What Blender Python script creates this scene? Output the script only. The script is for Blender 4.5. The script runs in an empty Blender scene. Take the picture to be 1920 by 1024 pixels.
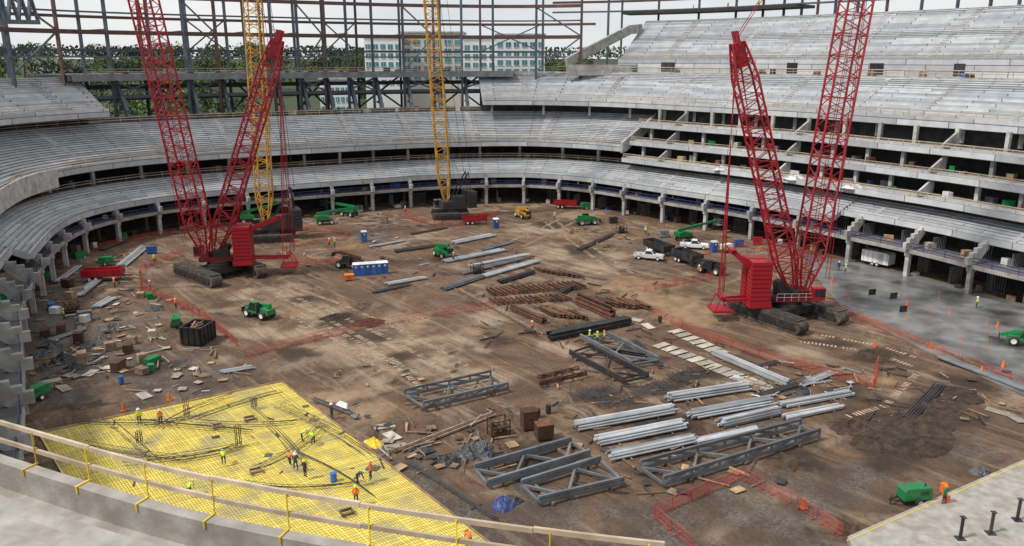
import bpy,bmesh,math,random
from mathutils import Vector as V,Matrix,noise
pi=math.pi; R=random.Random(11)
sc=bpy.context.scene; C=sc.collection
F=1507.; TH=math.atan(402/F); H=38.; cT=math.cos(TH); sT=math.sin(TH)
def ray(px,py):
    v=(512-py)/F; return V(((px-960)/F,cT+v*sT,v*cT-sT))
def G(px,py,z=0.):
    r=ray(px,py); t=(z-H)/r.z; return V((0,0,H))+r*t
def D(px,py,Y):
    r=ray(px,py); return V((0,0,H))+r*(Y/r.y)
def pix(p):
    f=p[1]*cT+(H-p[2])*sT; u=p[1]*sT-(H-p[2])*cT
    return 960+F*p[0]/f,512-F*u/f
# ---------------- mesh builder
class MB:
    def __init__(s): s.v=[];s.f=[];s.m=[];s.u={}
    def add(s,vs,fs,mi=0):
        n=len(s.v); s.v+=[tuple(v) for v in vs]
        for f in fs: s.f.append(tuple(i+n for i in f)); s.m.append(mi)
    def hexa(s,p,mi=0):
        s.add(p,[(3,2,1,0),(4,5,6,7),(0,1,5,4),(1,2,6,5),(2,3,7,6),(3,0,4,7)],mi)
    def box(s,c,d,rz=0,mi=0):
        c=V(c);x,y,z=d[0]/2,d[1]/2,d[2]/2; ca,sa=math.cos(rz),math.sin(rz)
        s.hexa([c+V((a*ca-b*sa,a*sa+b*ca,e)) for a,b,e in [(-x,-y,-z),(x,-y,-z),(x,y,-z),(-x,y,-z),(-x,-y,z),(x,-y,z),(x,y,z),(-x,y,z)]],mi)
    def frus(s,b,t,z0,z1,mi=0):
        s.hexa([(b[0],b[2],z0),(b[1],b[2],z0),(b[1],b[3],z0),(b[0],b[3],z0),(t[0],t[2],z1),(t[1],t[2],z1),(t[1],t[3],z1),(t[0],t[3],z1)],mi)
    def bar(s,a,b,w,h=None,mi=0):
        a=V(a);b=V(b);h=h or w; d=(b-a)
        if d.length<1e-6: return
        d.normalize(); up=V((0,0,1)) if abs(d.z)<.95 else V((0,1,0))
        p=d.cross(up).normalized()*w/2; q=p.cross(d).normalized()*h/2
        s.hexa([a-p-q,b-p-q,b+p-q,a+p-q,a-p+q,b-p+q,b+p+q,a+p+q],mi)
    def tube(s,a,b,r,n=6,r2=None,mi=0,caps=True):
        a=V(a);b=V(b);d=(b-a).normalized(); r2=r if r2 is None else r2
        up=V((0,0,1)) if abs(d.z)<.95 else V((1,0,0))
        p=d.cross(up).normalized(); q=d.cross(p)
        vs=[]
        for i in range(n):
            k=2*pi*(i+.5)/n; e=p*math.cos(k)+q*math.sin(k); vs+=[a+e*r,b+e*r2]
        fs=[(2*i,2*((i+1)%n),2*((i+1)%n)+1,2*i+1) for i in range(n)]
        if caps: fs+=[tuple(range(0,2*n,2))[::-1],tuple(range(1,2*n,2))]
        s.add(vs,fs,mi)
    def prism(s,poly,y0,y1,mi=0):
        n=len(poly); vs=[(x,y0,z) for x,z in poly]+[(x,y1,z) for x,z in poly]
        s.add(vs,[tuple(range(n)),tuple(range(2*n-1,n-1,-1))]+[(i,i+n,(i+1)%n+n,(i+1)%n) for i in range(n)],mi)
    def slab(s,pts,z0,z1,mi=0):
        n=len(pts); vs=[(p[0],p[1],z0) for p in pts]+[(p[0],p[1],z1) for p in pts]
        s.add(vs,[tuple(range(n)),tuple(range(n,2*n))]+[(i,(i+1)%n,(i+1)%n+n,i+n) for i in range(n)],mi)
    def lathe(s,prof,c=(0,0,0),axis='z',n=14,mi=0):
        vs=[];m=len(prof)
        for i in range(n):
            k=2*pi*i/n
            for r,h in prof:
                a,b=r*math.cos(k),r*math.sin(k)
                p=(a,b,h) if axis=='z' else (a,h,b)
                vs.append((p[0]+c[0],p[1]+c[1],p[2]+c[2]))
        fs=[(i*m+j,((i+1)%n)*m+j,((i+1)%n)*m+j+1,i*m+j+1) for i in range(n) for j in range(m-1)]
        s.add(vs,fs,mi)
def mesh(mb,name,mats,off=None,smooth=False,fixn=True):
    me=bpy.data.meshes.new(name)
    vs=mb.v if off is None else [(a-off[0],b-off[1],c-off[2]) for a,b,c in mb.v]
    me.from_pydata(vs,[],mb.f)
    for m in (mats if isinstance(mats,(list,tuple)) else [mats]): me.materials.append(m)
    if any(mb.m): me.polygons.foreach_set('material_index',mb.m)
    if mb.u:
        ul=me.uv_layers.new(name='UVMap')
        for p in me.polygons:
            if p.index in mb.u:
                for li,uv in zip(p.loop_indices,mb.u[p.index]): ul.data[li].uv=uv
    if fixn:
        bm=bmesh.new(); bm.from_mesh(me); bmesh.ops.recalc_face_normals(bm,faces=bm.faces); bm.to_mesh(me); bm.free()
    if smooth:
        for p in me.polygons: p.use_smooth=True
    me.update(); return me
def obj(name,me,parent=None,loc=None,rot=None):
    o=bpy.data.objects.new(name,me); C.objects.link(o)
    if parent: o.parent=parent
    if loc is not None: o.location=loc
    if rot is not None: o.rotation_euler=rot
    return o
def tag(o,label,cat,group=None,kind=None):
    if label: o['label']=label
    if cat: o['category']=cat
    if group: o['group']=group
    if kind: o['kind']=kind
    return o
def thing(name,label,cat,loc=(0,0,0),rz=0,group=None):
    return tag(obj(name,None,None,loc,(0,0,rz)),label,cat,group)
def P(name,mb,m,parent,off=None,smooth=False): return obj(name,mesh(mb,name,m,off,smooth),parent)
def struct(name,mb,m,label=None):
    o=obj(name,mesh(mb,name,m)); o['kind']='structure'
    if label:o['label']=label
    return o
def dup(root,loc,rz,label=None,group=None):
    def cp(o,par):
        c=o.copy(); C.objects.link(c); c.parent=par
        for ch in list(o.children): cp(ch,c)
        return c
    r=cp(root,None); r.location=loc; r.rotation_euler=(0,0,rz)
    if label:r['label']=label
    if group:r['group']=group
    elif 'group' in r: del r['group']
    return r
# ---------------- materials
def mat(n,c,var=.25,s=1.5,rough=.75,metal=0.,bump=0.,dirt=None,damt=.6,ds=.5,rand=.12):
    m=bpy.data.materials.new(n); m.use_nodes=True; t=m.node_tree; N=t.nodes; K=t.links.new; b=N['Principled BSDF']
    b.inputs['Roughness'].default_value=rough; b.inputs['Metallic'].default_value=metal
    g=N.new('ShaderNodeNewGeometry')
    def nz(sc_,det=6):
        k=N.new('ShaderNodeTexNoise'); k.inputs['Scale'].default_value=sc_; k.inputs['Detail'].default_value=det; K(g.outputs['Position'],k.inputs['Vector'])
        r=N.new('ShaderNodeMapRange'); r.inputs[1].default_value=.32; r.inputs[2].default_value=.68; K(k.outputs[0],r.inputs[0]); return r
    def mix(a,bb,f):
        x=N.new('ShaderNodeMix'); x.data_type='RGBA'
        for i,q in ((6,a),(7,bb)):
            if isinstance(q,tuple): x.inputs[i].default_value=(*q,1)
            else: K(q,x.inputs[i])
        K(f,x.inputs[0]); return x.outputs[2]
    n1=nz(s); col=mix(tuple(v*(1-var) for v in c),tuple(min(1,v*(1+var)) for v in c),n1.outputs[0])
    if dirt:
        n2=nz(ds,8); n2.inputs[1].default_value=.48; n2.inputs[2].default_value=.66; n2.inputs[4].default_value=damt
        col=mix(col,dirt,n2.outputs[0])
    if rand:
        oi=N.new('ShaderNodeObjectInfo'); r=N.new('ShaderNodeMapRange'); r.inputs[3].default_value=1-rand*2; r.inputs[4].default_value=1+rand*2
        K(oi.outputs['Random'],r.inputs[0]); h=N.new('ShaderNodeHueSaturation'); K(col,h.inputs['Color']); K(r.outputs[0],h.inputs['Value']); col=h.outputs[0]
    K(col,b.inputs['Base Color'])
    if bump:
        n3=N.new('ShaderNodeTexNoise'); n3.inputs['Scale'].default_value=s*4; n3.inputs['Detail'].default_value=8; K(g.outputs['Position'],n3.inputs['Vector'])
        bp=N.new('ShaderNodeBump'); bp.inputs['Strength'].default_value=bump; bp.inputs['Distance'].default_value=.15; K(n3.outputs[0],bp.inputs['Height']); K(bp.outputs[0],b.inputs['Normal'])
    return m
def seatmat(n,a,b_,mo):
    m=mat(n,a,rand=0); t=m.node_tree; N=t.nodes; K=t.links.new; b=N['Principled BSDF']
    uv=N.new('ShaderNodeUVMap'); br=N.new('ShaderNodeTexBrick'); K(uv.outputs[0],br.inputs['Vector'])
    br.offset=0.37; br.inputs['Color1'].default_value=(*a,1); br.inputs['Color2'].default_value=(*b_,1); br.inputs['Mortar'].default_value=(*mo,1)
    br.inputs['Scale'].default_value=1; br.inputs['Mortar Size'].default_value=.085; br.inputs['Brick Width'].default_value=11; br.inputs['Row Height'].default_value=1.24
    k=N.new('ShaderNodeTexNoise'); k.inputs['Scale'].default_value=.5; k.inputs['Detail'].default_value=10
    g=N.new('ShaderNodeNewGeometry'); K(g.outputs['Position'],k.inputs['Vector'])
    r=N.new('ShaderNodeMapRange'); r.inputs[1].default_value=.3;r.inputs[2].default_value=.7;r.inputs[3].default_value=.82;r.inputs[4].default_value=1.08; K(k.outputs[0],r.inputs[0])
    h=N.new('ShaderNodeHueSaturation'); K(br.outputs[0],h.inputs['Color']); K(r.outputs[0],h.inputs['Value']); K(h.outputs[0],b.inputs['Base Color'])
    b.inputs['Roughness'].default_value=.85; return m
SEAT=seatmat('precast_terrace',(.37,.387,.405),(.57,.585,.60),(.13,.13,.135))
CONC=mat('concrete',(.41,.40,.385),.22,.8,.85,bump=.1,dirt=(.18,.165,.145),damt=.6)
CONCF=mat('shade_toned_concrete',(.13,.125,.12),.3,.5,.85,dirt=(.05,.047,.043))  # darkened concrete: interior shade is painted into floors and inner columns
CONCN=mat('near_concrete',(.36,.335,.30),.2,1.2,.85,bump=.15,dirt=(.22,.185,.15),damt=.5,ds=.8,rand=0)
CONCD=mat('painted_shade_concrete',(.03,.03,.03),.5,.6,.9,dirt=(.012,.012,.012))  # shade of the concourse interiors painted into a near-black wall colour
WETC=mat('fresh_slab',(.19,.19,.185),.35,.3,.33,dirt=(.045,.044,.042),damt=.95,ds=.13,rand=0)
STEEL=mat('blue_grey_steel',(.095,.12,.15),.25,1,.55,.2,dirt=(.07,.06,.06),damt=.4)
PRIM=mat('brown_primer_steel',(.12,.065,.052),.3,1,.7,dirt=(.06,.05,.05))
DSTEEL=mat('dark_steel',(.045,.045,.05),.3,2,.5,.3,dirt=(.10,.07,.05))
RUST=mat('rusty_steel',(.12,.052,.028),.45,2,.85,dirt=(.045,.03,.024),rand=.25)
GALV=mat('galvanised_tube',(.44,.46,.48),.15,1,.45,.25,dirt=(.20,.19,.17),damt=.5,rand=.22)
GSTEEL=mat('grey_painted_truss',(.155,.168,.182),.25,1,.55,.1,dirt=(.07,.058,.05),damt=.6)
RED=mat('red_paint',(.36,.007,.017),.15,.8,.45,dirt=(.13,.012,.015),damt=.5,ds=.8,rand=0)
DRED=mat('dark_red_machinery',(.14,.008,.012),.3,1.5,.5,dirt=(.03,.02,.02),damt=.6,ds=1.2,rand=0)
REDF=mat('red_barrier',(.50,.06,.04),.2,.3,.6,rand=.1)
YEL=mat('boom_yellow',(.58,.31,.035),.2,.8,.5,dirt=(.25,.14,.04),damt=.5,rand=0)
YELP=mat('yellow_post',(.80,.57,.03),.1,1,.5)
GRN=mat('green_paint',(.008,.22,.065),.15,1,.45,dirt=(.08,.09,.05),damt=.35)
WHT=mat('white_paint',(.75,.76,.77),.06,1,.4,dirt=(.45,.40,.34),damt=.4)
BLU=mat('blue_plastic',(.03,.12,.36),.15,1,.5)
BLUR=mat('blue_rail',(.03,.05,.16),.2,1,.5)
BLK=mat('black_rubber',(.025,.024,.023),.3,2,.85,dirt=(.12,.09,.065),damt=.6,ds=1.5)
BLKP=mat('black_paint',(.022,.024,.026),.3,1,.5,dirt=(.08,.065,.05),damt=.4)
TRK=mat('muddy_track',(.06,.05,.042),.4,3,.8,dirt=(.16,.115,.08),damt=.8,ds=1.2)
GLS=mat('dark_glass',(.02,.028,.032),.1,1,.1,rand=0)
TEAL=mat('teal_window',(.05,.22,.25),.3,.3,.15)
WOOD=mat('timber',(.36,.24,.13),.3,1.5,.85,dirt=(.18,.12,.08),rand=.25)
PINE=mat('pale_timber',(.50,.40,.29),.2,1.5,.8,dirt=(.28,.20,.13),rand=.12)
OLDW=mat('weathered_board',(.20,.14,.095),.35,1.5,.9,dirt=(.08,.06,.05),rand=.35)
PLY=mat('plywood',(.40,.36,.30),.2,1.2,.85,dirt=(.20,.16,.12),rand=.2)
TAN=mat('tan_rail',(.46,.36,.25),.25,.6,.8)
ORG=mat('orange_plastic',(.75,.16,.02),.1,1,.6)
TARP=mat('dark_tarp',(.03,.031,.035),.5,2,.5,dirt=(.12,.11,.10),damt=.4,rand=.3)
YMEM=mat('yellow_membrane',(.88,.70,.14),.14,.6,.6,dirt=(.46,.40,.22),damt=.8,ds=.28,rand=0)
REBAR=mat('rebar_steel',(.09,.085,.085),.3,2,.7,.2)
REBARY=mat('tied_rebar',(.20,.165,.07),.35,1,.8)
HIVY=mat('hi_vis_yellow',(.55,.80,.04),.1,3,.7,rand=0)
HIVO=mat('hi_vis_orange',(.85,.17,.02),.1,3,.7,rand=0)
JEAN=mat('work_trousers',(.04,.05,.08),.3,5,.9)
SKIN=mat('skin',(.40,.24,.17),.1,5,.6)
LEAF=mat('foliage',(.05,.085,.025),.55,.35,.8,rand=.35)
BARK=mat('bark',(.08,.06,.045),.3,2,.9)
STUD=mat('metal_stud',(.22,.225,.23),.15,1,.5,.3)
SOIL=mat('dark_soil',(.045,.028,.018),.45,1.6,.95,bump=.8,dirt=(.11,.07,.045),ds=.9)
def groundmat():
    m=bpy.data.materials.new('site_dirt'); m.use_nodes=True; t=m.node_tree; N=t.nodes; K=t.links.new; b=N['Principled BSDF']
    g=N.new('ShaderNodeNewGeometry'); at=N.new('ShaderNodeAttribute'); at.attribute_name='zone'; du=N.new('ShaderNodeAttribute'); du.attribute_name='dust'
    sp=N.new('ShaderNodeSeparateColor'); K(at.outputs['Color'],sp.inputs[0])
    def nz(s,lo,hi,det=8,dist=0,ro=.6,vec=None):
        k=N.new('ShaderNodeTexNoise'); k.inputs['Scale'].default_value=s;k.inputs['Detail'].default_value=det;k.inputs['Distortion'].default_value=dist;k.inputs['Roughness'].default_value=ro
        K(vec or g.outputs['Position'],k.inputs['Vector']); r=N.new('ShaderNodeMapRange'); r.inputs[1].default_value=lo;r.inputs[2].default_value=hi; K(k.outputs[0],r.inputs[0]); return r.outputs[0]
    def mix(a,bb,f):
        x=N.new('ShaderNodeMix'); x.data_type='RGBA'
        for i,q in ((6,a),(7,bb)):
            if isinstance(q,tuple): x.inputs[i].default_value=(*q,1)
            else: K(q,x.inputs[i])
        K(f,x.inputs[0]); return x.outputs[2]
    def mul(a,bb):
        x=N.new('ShaderNodeMath'); x.operation='MULTIPLY'; K(a,x.inputs[0])
        if isinstance(bb,(int,float)): x.inputs[1].default_value=bb
        else: K(bb,x.inputs[1])
        return x.outputs[0]
    def stretch(rot):
        vr=N.new('ShaderNodeVectorRotate'); vr.rotation_type='Z_AXIS'; vr.inputs['Angle'].default_value=rot; K(g.outputs['Position'],vr.inputs['Vector'])
        mp=N.new('ShaderNodeMapping'); mp.inputs['Scale'].default_value=(.07,1,1); K(vr.outputs[0],mp.inputs[0]); return mp.outputs[0]
    c=mix((.115,.063,.036),(.235,.145,.087),nz(.10,.38,.62,12,1.2,.66))
    c=mix(c,(.42,.305,.21),mul(nz(.055,.51,.64,12,2.,.66),.75))
    c=mix(c,(.036,.021,.013),mul(nz(.10,.54,.64,12,1.5,.68),.9))
    c=mix(c,(.46,.35,.25),mul(nz(.7,.54,.64,10,.3,.62,stretch(.87)),.4))
    c=mix(c,(.034,.021,.014),mul(nz(.8,.56,.66,10,.3,.62,stretch(.95)),.45))
    ds=mul(du.outputs['Fac'],nz(.6,.30,.60,10,.3,.62,stretch(.87)))
    c=mix(c,(.50,.375,.26),mul(ds,.85))
    c=mix(c,(.045,.028,.018),mul(nz(1.6,.55,.68,8,0,.7),.6))
    c=mix(c,(.45,.36,.28),mul(nz(4.,.61,.72,6,0,.7),.5))
    vo=N.new('ShaderNodeTexVoronoi'); vo.inputs['Scale'].default_value=5.5; K(g.outputs['Position'],vo.inputs['Vector'])
    hs=N.new('ShaderNodeSeparateColor'); K(vo.outputs['Color'],hs.inputs[0])
    gr=mix((.07,.06,.052),(.225,.20,.175),hs.outputs[0])
    gr=mix(gr,(.08,.053,.036),mul(nz(.25,.44,.58),.85))
    c=mix(c,gr,mul(sp.outputs[0],.75))
    c=mix(c,(.032,.020,.013),sp.outputs[1])
    c=mix(c,mix((.33,.205,.10),(.22,.13,.065),nz(.4,.4,.6)),sp.outputs[2])
    c=mix(c,(.04,.06,.02),at.outputs['Alpha'])
    K(c,b.inputs['Base Color'])
    rr=N.new('ShaderNodeMapRange'); rr.inputs[3].default_value=.88; rr.inputs[4].default_value=.10; rr.inputs[1].default_value=.3; rr.inputs[2].default_value=.8
    K(sp.outputs[2],rr.inputs[0]); K(rr.outputs[0],b.inputs['Roughness'])
    n3=N.new('ShaderNodeTexNoise'); n3.inputs['Scale'].default_value=1.6;n3.inputs['Detail'].default_value=10;n3.inputs['Roughness'].default_value=.72; K(g.outputs['Position'],n3.inputs['Vector'])
    bp=N.new('ShaderNodeBump'); bp.inputs['Distance'].default_value=.6
    dry=N.new('ShaderNodeMath'); dry.operation='SUBTRACT'; dry.inputs[0].default_value=1; K(sp.outputs[2],dry.inputs[1]); K(dry.outputs[0],bp.inputs['Strength'])
    K(n3.outputs[0],bp.inputs['Height']); K(bp.outputs[0],b.inputs['Normal']); return m
def sm(x,a,b):
    t=max(0,min(1,(x-a)/(b-a))); return t*t*(3-2*t)
def farz(x,y):
    r=math.hypot(x,y-130); return 13*sm(r,165,215)+24*sm(r,230,900)
def zones(lst): return [(G(a,b),rx) for a,b,rx in lst]
ZG=zones([(120,620,18),(200,690,13),(330,720,9),(90,560,12),(420,700,6),(700,900,8),(860,985,7),(1020,960,6),(1250,990,8),(1430,960,9),(1560,900,6),(1800,840,6),(800,990,8),(1250,460,9),(700,440,8),(1400,770,5)])
ZM=zones([(630,600,5),(690,625,5),(740,680,4),(1700,800,6),(1760,770,6),(1820,720,4),(1640,670,5),(1480,860,5),(1050,420,9),(1100,470,6),(280,690,4),(560,660,4),(1230,790,6),(930,640,4),(1600,740,5),(1320,690,4),(560,560,4),(1690,850,5),(1640,800,4),(1560,640,5),(1000,860,5)])
ZW=zones([(1215,545,8),(1270,565,8),(1310,590,6.5),(1180,527,5),(1345,580,4),(1250,600,4),(1075,440,6),(1120,455,3),(700,765,3.6),(625,748,3.6),(660,740,2.6),(1650,705,2.8),(890,620,2.6),(770,610,2.2),(1000,410,4),(1130,540,3),(660,460,4),(540,585,2.4)])
ZD=zones([(450,555,5),(520,552,6),(590,582,6),(660,618,6),(730,652,6),(800,690,6),(860,715,5),(560,625,4),(640,665,5),(700,715,4),(780,600,5),(860,640,5),(920,590,5),(1000,430,8),(1040,475,7),(1120,500,6),(900,700,5),(1050,650,4),(1500,660,4),(1150,480,6),(480,620,4)])
def fz(p,Z,n):
    v=0
    for c,r in Z:
        dx=(p[0]-c.x)/r; dy=(p[1]-c.y)/r; d=dx*dx+dy*dy
        if d<4: v=max(v,1-math.sqrt(d)*.8+n)
    return sm(v,.25,.75)
def gz(x,y):
    return -.07+.06*noise.noise((x*.22,y*.22,3))+.045*noise.noise((x*.9,y*.9,7))
xs=[-6000,-3000,-1500,-900,-600,-420,-300,-240,-200,-160,-130]+[-112+.8*i for i in range(300)]+[140,165,190,220,260,330,450,700,1000,1800,3500,6000]
ys=[-400,-150,-60,0,20]+[36+.8*i for i in range(238)]+[235,250,270,290,310,340,380,430,500,600,720,860,1050,1600,3000,7000]
gv=[];gc=[];gd=[]
for y in ys:
    for x in xs:
        inn=(-113<x<128 and 36<y<226)
        n=noise.fractal((x*.18,y*.18,0),.9,2.,4)*.55 if inn else 0
        f=farz(x,y); gv.append((x,y,gz(x,y) if inn else f-.06))
        if inn:
            w=fz((x,y),ZW,n); gv[-1]=(x,y,gv[-1][2]-.04*w); gc+= [fz((x,y),ZG,n),fz((x,y),ZM,n)*.8,w,0]; gd.append(fz((x,y),ZD,-n))
        else: gc+=[.6,0,0,sm(f,3,12)]; gd.append(0.)
nx=len(xs); gf=[(j*nx+i,j*nx+i+1,(j+1)*nx+i+1,(j+1)*nx+i) for j in range(len(ys)-1) for i in range(nx-1)]
me=bpy.data.meshes.new('ground'); me.from_pydata(gv,[],gf); a=me.attributes.new('zone','FLOAT_COLOR','POINT'); a.data.foreach_set('color',gc)
a=me.attributes.new('dust','FLOAT','POINT'); a.data.foreach_set('value',gd)
me.materials.append(groundmat()); 
for p in me.polygons:p.use_smooth=True
o=obj('ground',me); o['kind']='structure'
# ---------------- bowl curve
class Curve:
    def __init__(s,cps,cen,step=1.):
        pts=[]
        for i in range(1,len(cps)-2):
            a,b,c,d=[V(q) for q in cps[i-1:i+3]]
            for k in range(24):
                t=k/24; pts.append(.5*((2*b)+(c-a)*t+(2*a-5*b+4*c-d)*t*t+(3*b-a-3*c+d)*t**3))
        out=[pts[0]];acc=0
        for p,q in zip(pts,pts[1:]):
            l=(q-p).length; d=step-acc
            while d<=l: out.append(p+(q-p)*(d/l)); d+=step
            acc=l-(d-step)
        for _ in range(30): out=[out[0]]+[(out[i-1]+out[i]*2+out[i+1])/4 for i in range(1,len(out)-1)]+[out[-1]]
        s.p=out;s.step=step;s.L=(len(out)-1)*step;s.n=[]
        for i in range(len(out)):
            t=out[min(i+4,len(out)-1)]-out[max(i-4,0)]; n=V((t.y,-t.x)).normalized()
            if n.dot(out[i]-V(cen))<0:n=-n
            s.n.append(n)
    def at(s,t,d=0,z=0):
        k=max(0,min(len(s.p)-1.001,t/s.step)); i=int(k); f=k-i
        p=s.p[i].lerp(s.p[i+1],f)+s.n[i].lerp(s.n[i+1],f).normalized()*d
        return V((p.x,p.y,z))
    def ang(s,t):
        a=s.at(t-.5);b=s.at(t+.5); return math.atan2(b.y-a.y,b.x-a.x)
    def find(s,px,d,z):
        t=s.L-1
        while t>0:
            if pix(s.at(t,d,z))[0]<px: return t
            t-=.5
        return 0
B=Curve([(-20,36),(-34,47),(-45,66),(-54,81.5),(-67,103),(-74,118),(-80,133),(-85,148),(-86,162),(-80,176),(-68,187),(-50.7,197.7),(-35,206),(-20,212.9),(1.2,216.8),(12,213),(21.5,206.6),(37,189),(52.6,171),(65.4,150),(72.5,138.5),(80.3,121.5),(100,92),(120,63),(138,37)],(0,130))
def sweep(mb,cv,s0,s1,prof,ds=2.,closed=True,mi=0):
    n=max(1,int(math.ceil((s1-s0)/ds))); m=len(prof); base=len(mb.v)
    for i in range(n+1):
        t=s0+(s1-s0)*i/n
        for d,z in prof: mb.v.append(tuple(cv.at(t,d,z)))
    cum=[0]
    for j in range(m): 
        q=prof[(j+1)%m]; cum.append(cum[-1]+math.hypot(q[0]-prof[j][0],q[1]-prof[j][1]))
    for i in range(n):
        u0=s0+(s1-s0)*i/n;u1=s0+(s1-s0)*(i+1)/n
        for j in range(m if closed else m-1):
            k=(j+1)%m
            mb.u[len(mb.f)]=[(u0,cum[j]),(u1,cum[j]),(u1,cum[j+1]),(u0,cum[j+1])]
            mb.f.append((base+i*m+j,base+(i+1)*m+j,base+(i+1)*m+k,base+i*m+k)); mb.m.append(mi)
    if closed:
        mb.f.append(tuple(base+j for j in range(m)));mb.m.append(mi)
        mb.f.append(tuple(base+n*m+j for j in range(m-1,-1,-1)));mb.m.append(mi)
def tier(d0,z0,n,tr,ri,fh=1.1,up=.7):
    top=[(d0+.22,z0)]
    for i in range(n):
        top.append((d0+.22+tr*(i+1),z0+ri*i)); 
        if i<n-1: top.append((d0+.22+tr*(i+1),z0+ri*(i+1)))
    e=top[-1]
    return [(d0,z0-fh),(d0,z0+up),(d0+.2,z0+up)]+top+[(e[0],e[1]-.6),(d0+1.,z0-fh)]
def aisle(mb,cv,s,d0,z0,n,tr,ri,w=1.1):
    pr=[]
    for i in range(n*2-1):
        pr+= [(d0+.22+tr*(i/2+.35),z0+ri*(i/2)+.02),(d0+.22+tr*(i/2+.85),z0+ri*(i/2)+.02)]
    e=pr[-1]; pr+=[(e[0],e[1]-.35),(pr[0][0],pr[0][1]-.15)]
    sweep(mb,cv,s-w/2,s+w/2,pr,2)
def stand(name,label,s0,s1,d0,z0,n,tr,ri,fh=1.1,up=.7,ais=13):
    r=thing(name,label,'grandstand',B.at((s0+s1)/2,d0,0)); off=r.location.copy()
    mb=MB(); sweep(mb,B,s0,s1,tier(d0,z0,n,tr,ri,fh,up)); P('terrace',mb,SEAT,r,off)
    if ais:
        k=int((s1-s0)/ais)
        for i in range(k):
            mb=MB(); aisle(mb,B,s0+(i+.5)*(s1-s0)/k,d0,z0,n,tr,ri); P('aisle_stair',mb,CONC,r,off)
    return r,off
def guard(label,cv,s0,s1,d,z,mt,h=1.1,sp=3.):
    r=thing('guardrail',label,'railing',cv.at((s0+s1)/2,d,z)); o=r.location.copy()
    for zz in (h,h*.5):
        mb=MB(); sweep(mb,cv,s0,s1,[(d-.04,z+zz-.07),(d+.04,z+zz-.07),(d+.04,z+zz+.07),(d-.04,z+zz+.07)],3); P('rail',mb,mt,r,o)
    mb=MB(); mb.box((0,0,h/2),(.1,.1,h)); pm=mesh(mb,'post',mt); n=min(99,int((s1-s0)/sp))
    for i in range(n+1):
        obj('post',pm,r,cv.at(s0+(s1-s0)*i/n,d,z)-o)
    return r
LE=B.L-1; sMid=B.find(1172,6,16); sUL=B.find(200,17,26); sUR=B.find(908,17,27); sTop=B.find(1165,34,38); sLft=6.; sGap=B.find(1560,0,8)
sLg=next(t for t in range(6,200) if B.at(t).y>124)
r,off=stand('lower_stand','lower ring of grey precast seating above the field-level columns',sLg,sGap,-.3,8.0,10,.84,.36,1.0,.3)
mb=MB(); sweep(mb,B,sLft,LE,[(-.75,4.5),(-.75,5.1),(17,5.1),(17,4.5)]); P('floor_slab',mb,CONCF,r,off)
mb=MB(); sweep(mb,B,sLft,LE,[(-.95,4.45),(-.95,5.12),(-.753,5.12),(-.753,4.45)]); P('slab_edge',mb,CONC,r,off)
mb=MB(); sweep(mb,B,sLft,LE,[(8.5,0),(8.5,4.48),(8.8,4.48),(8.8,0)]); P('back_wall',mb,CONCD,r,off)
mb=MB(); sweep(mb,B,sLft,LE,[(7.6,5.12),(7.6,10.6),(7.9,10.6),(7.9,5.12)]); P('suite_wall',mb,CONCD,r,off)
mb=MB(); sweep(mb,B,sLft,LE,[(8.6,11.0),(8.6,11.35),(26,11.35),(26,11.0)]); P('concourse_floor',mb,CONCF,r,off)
cols=[];s=sLft+3
while s<LE: cols.append(s); s+=10.4 if s<sMid else 12.2
for s in cols:
    a=B.ang(s)
    mb=MB(); mb.box((0,0,2.22),(.75,.75,4.44)); mb.box((0,0,4.14),(.95,1.1,.6)); q=P('column',mb,CONC,r); q.location=B.at(s,-.35,0)-off; q.rotation_euler=(0,0,a)
    pr=[(-1.9,5.13),(-1.9,6.3),(-.9,6.3),(-.9,7.0),(-.33,7.0),(-.33,7.9),(.6,7.9),(.6,6.6),(-.6,5.13)]
    if s>sGap or s<sLg: pr=[(-1.9,5.13),(-1.9,6.4),(-1.,6.4),(-1.,7.1),(0,7.1),(0,7.8),(1.,7.8),(1.,8.4),(2.,8.4),(2.,8.8),(3.0,8.8),(3.0,7.6),(.4,5.13)]
    mb=MB(); sweep(mb,B,s-.35,s+.35,pr); P('raker',mb,CONC,r,off)
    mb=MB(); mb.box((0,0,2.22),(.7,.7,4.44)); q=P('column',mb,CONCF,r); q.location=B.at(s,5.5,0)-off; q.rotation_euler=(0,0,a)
stand('lower_stand','narrower lower seating strip at right with bare rakers in front',sGap+.3,LE,2.4,9.1,7,.84,.36,.9,.3)
stand('lower_stand','narrower lower seating strip at the left edge with bare rakers',sLft,sLg-.3,2.4,9.1,7,.84,.36,.9,.3)
guard('tan guardrail along the back of the lower ring seating',B,sLft+20,sMid,8.7,11.4,TAN,1.1,3.4)
guard('blue safety rail along the edge of the field-level suite floor',B,sLft,LE,-.65,5.1,BLUR,1.15,3.2)
r,off=stand('middle_stand','broad middle tier of grey precast seating curving round the far end',sLft,sMid,5.5,16.0,19,.85,.40,1.2,.6,ais=15)
for i in range(int((sMid-sLft)/9)):
    s=sLft+5+i*9.; mb=MB(); mb.box((0,0,0),(.7,.7,4.6)); q=P('column',mb,CONC,r); q.location=B.at(s,9.6,13.65)-off; q.rotation_euler=(0,0,B.ang(s))
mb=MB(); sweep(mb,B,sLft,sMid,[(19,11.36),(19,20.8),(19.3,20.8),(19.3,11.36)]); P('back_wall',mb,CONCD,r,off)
mb=MB(); sweep(mb,B,sLft,sMid+6,[(21.9,22.9),(21.9,23.3),(46,23.3),(46,22.9)]); P('concourse_floor',mb,CONCF,r,off)
mb=MB(); sweep(mb,B,sMid-.4,sMid+.2,[(5.3,14.6),(5.3,17.3),(21.8,25.1),(21.8,22.5),(7,15)]); P('end_wall',mb,CONC,r,off)
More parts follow.
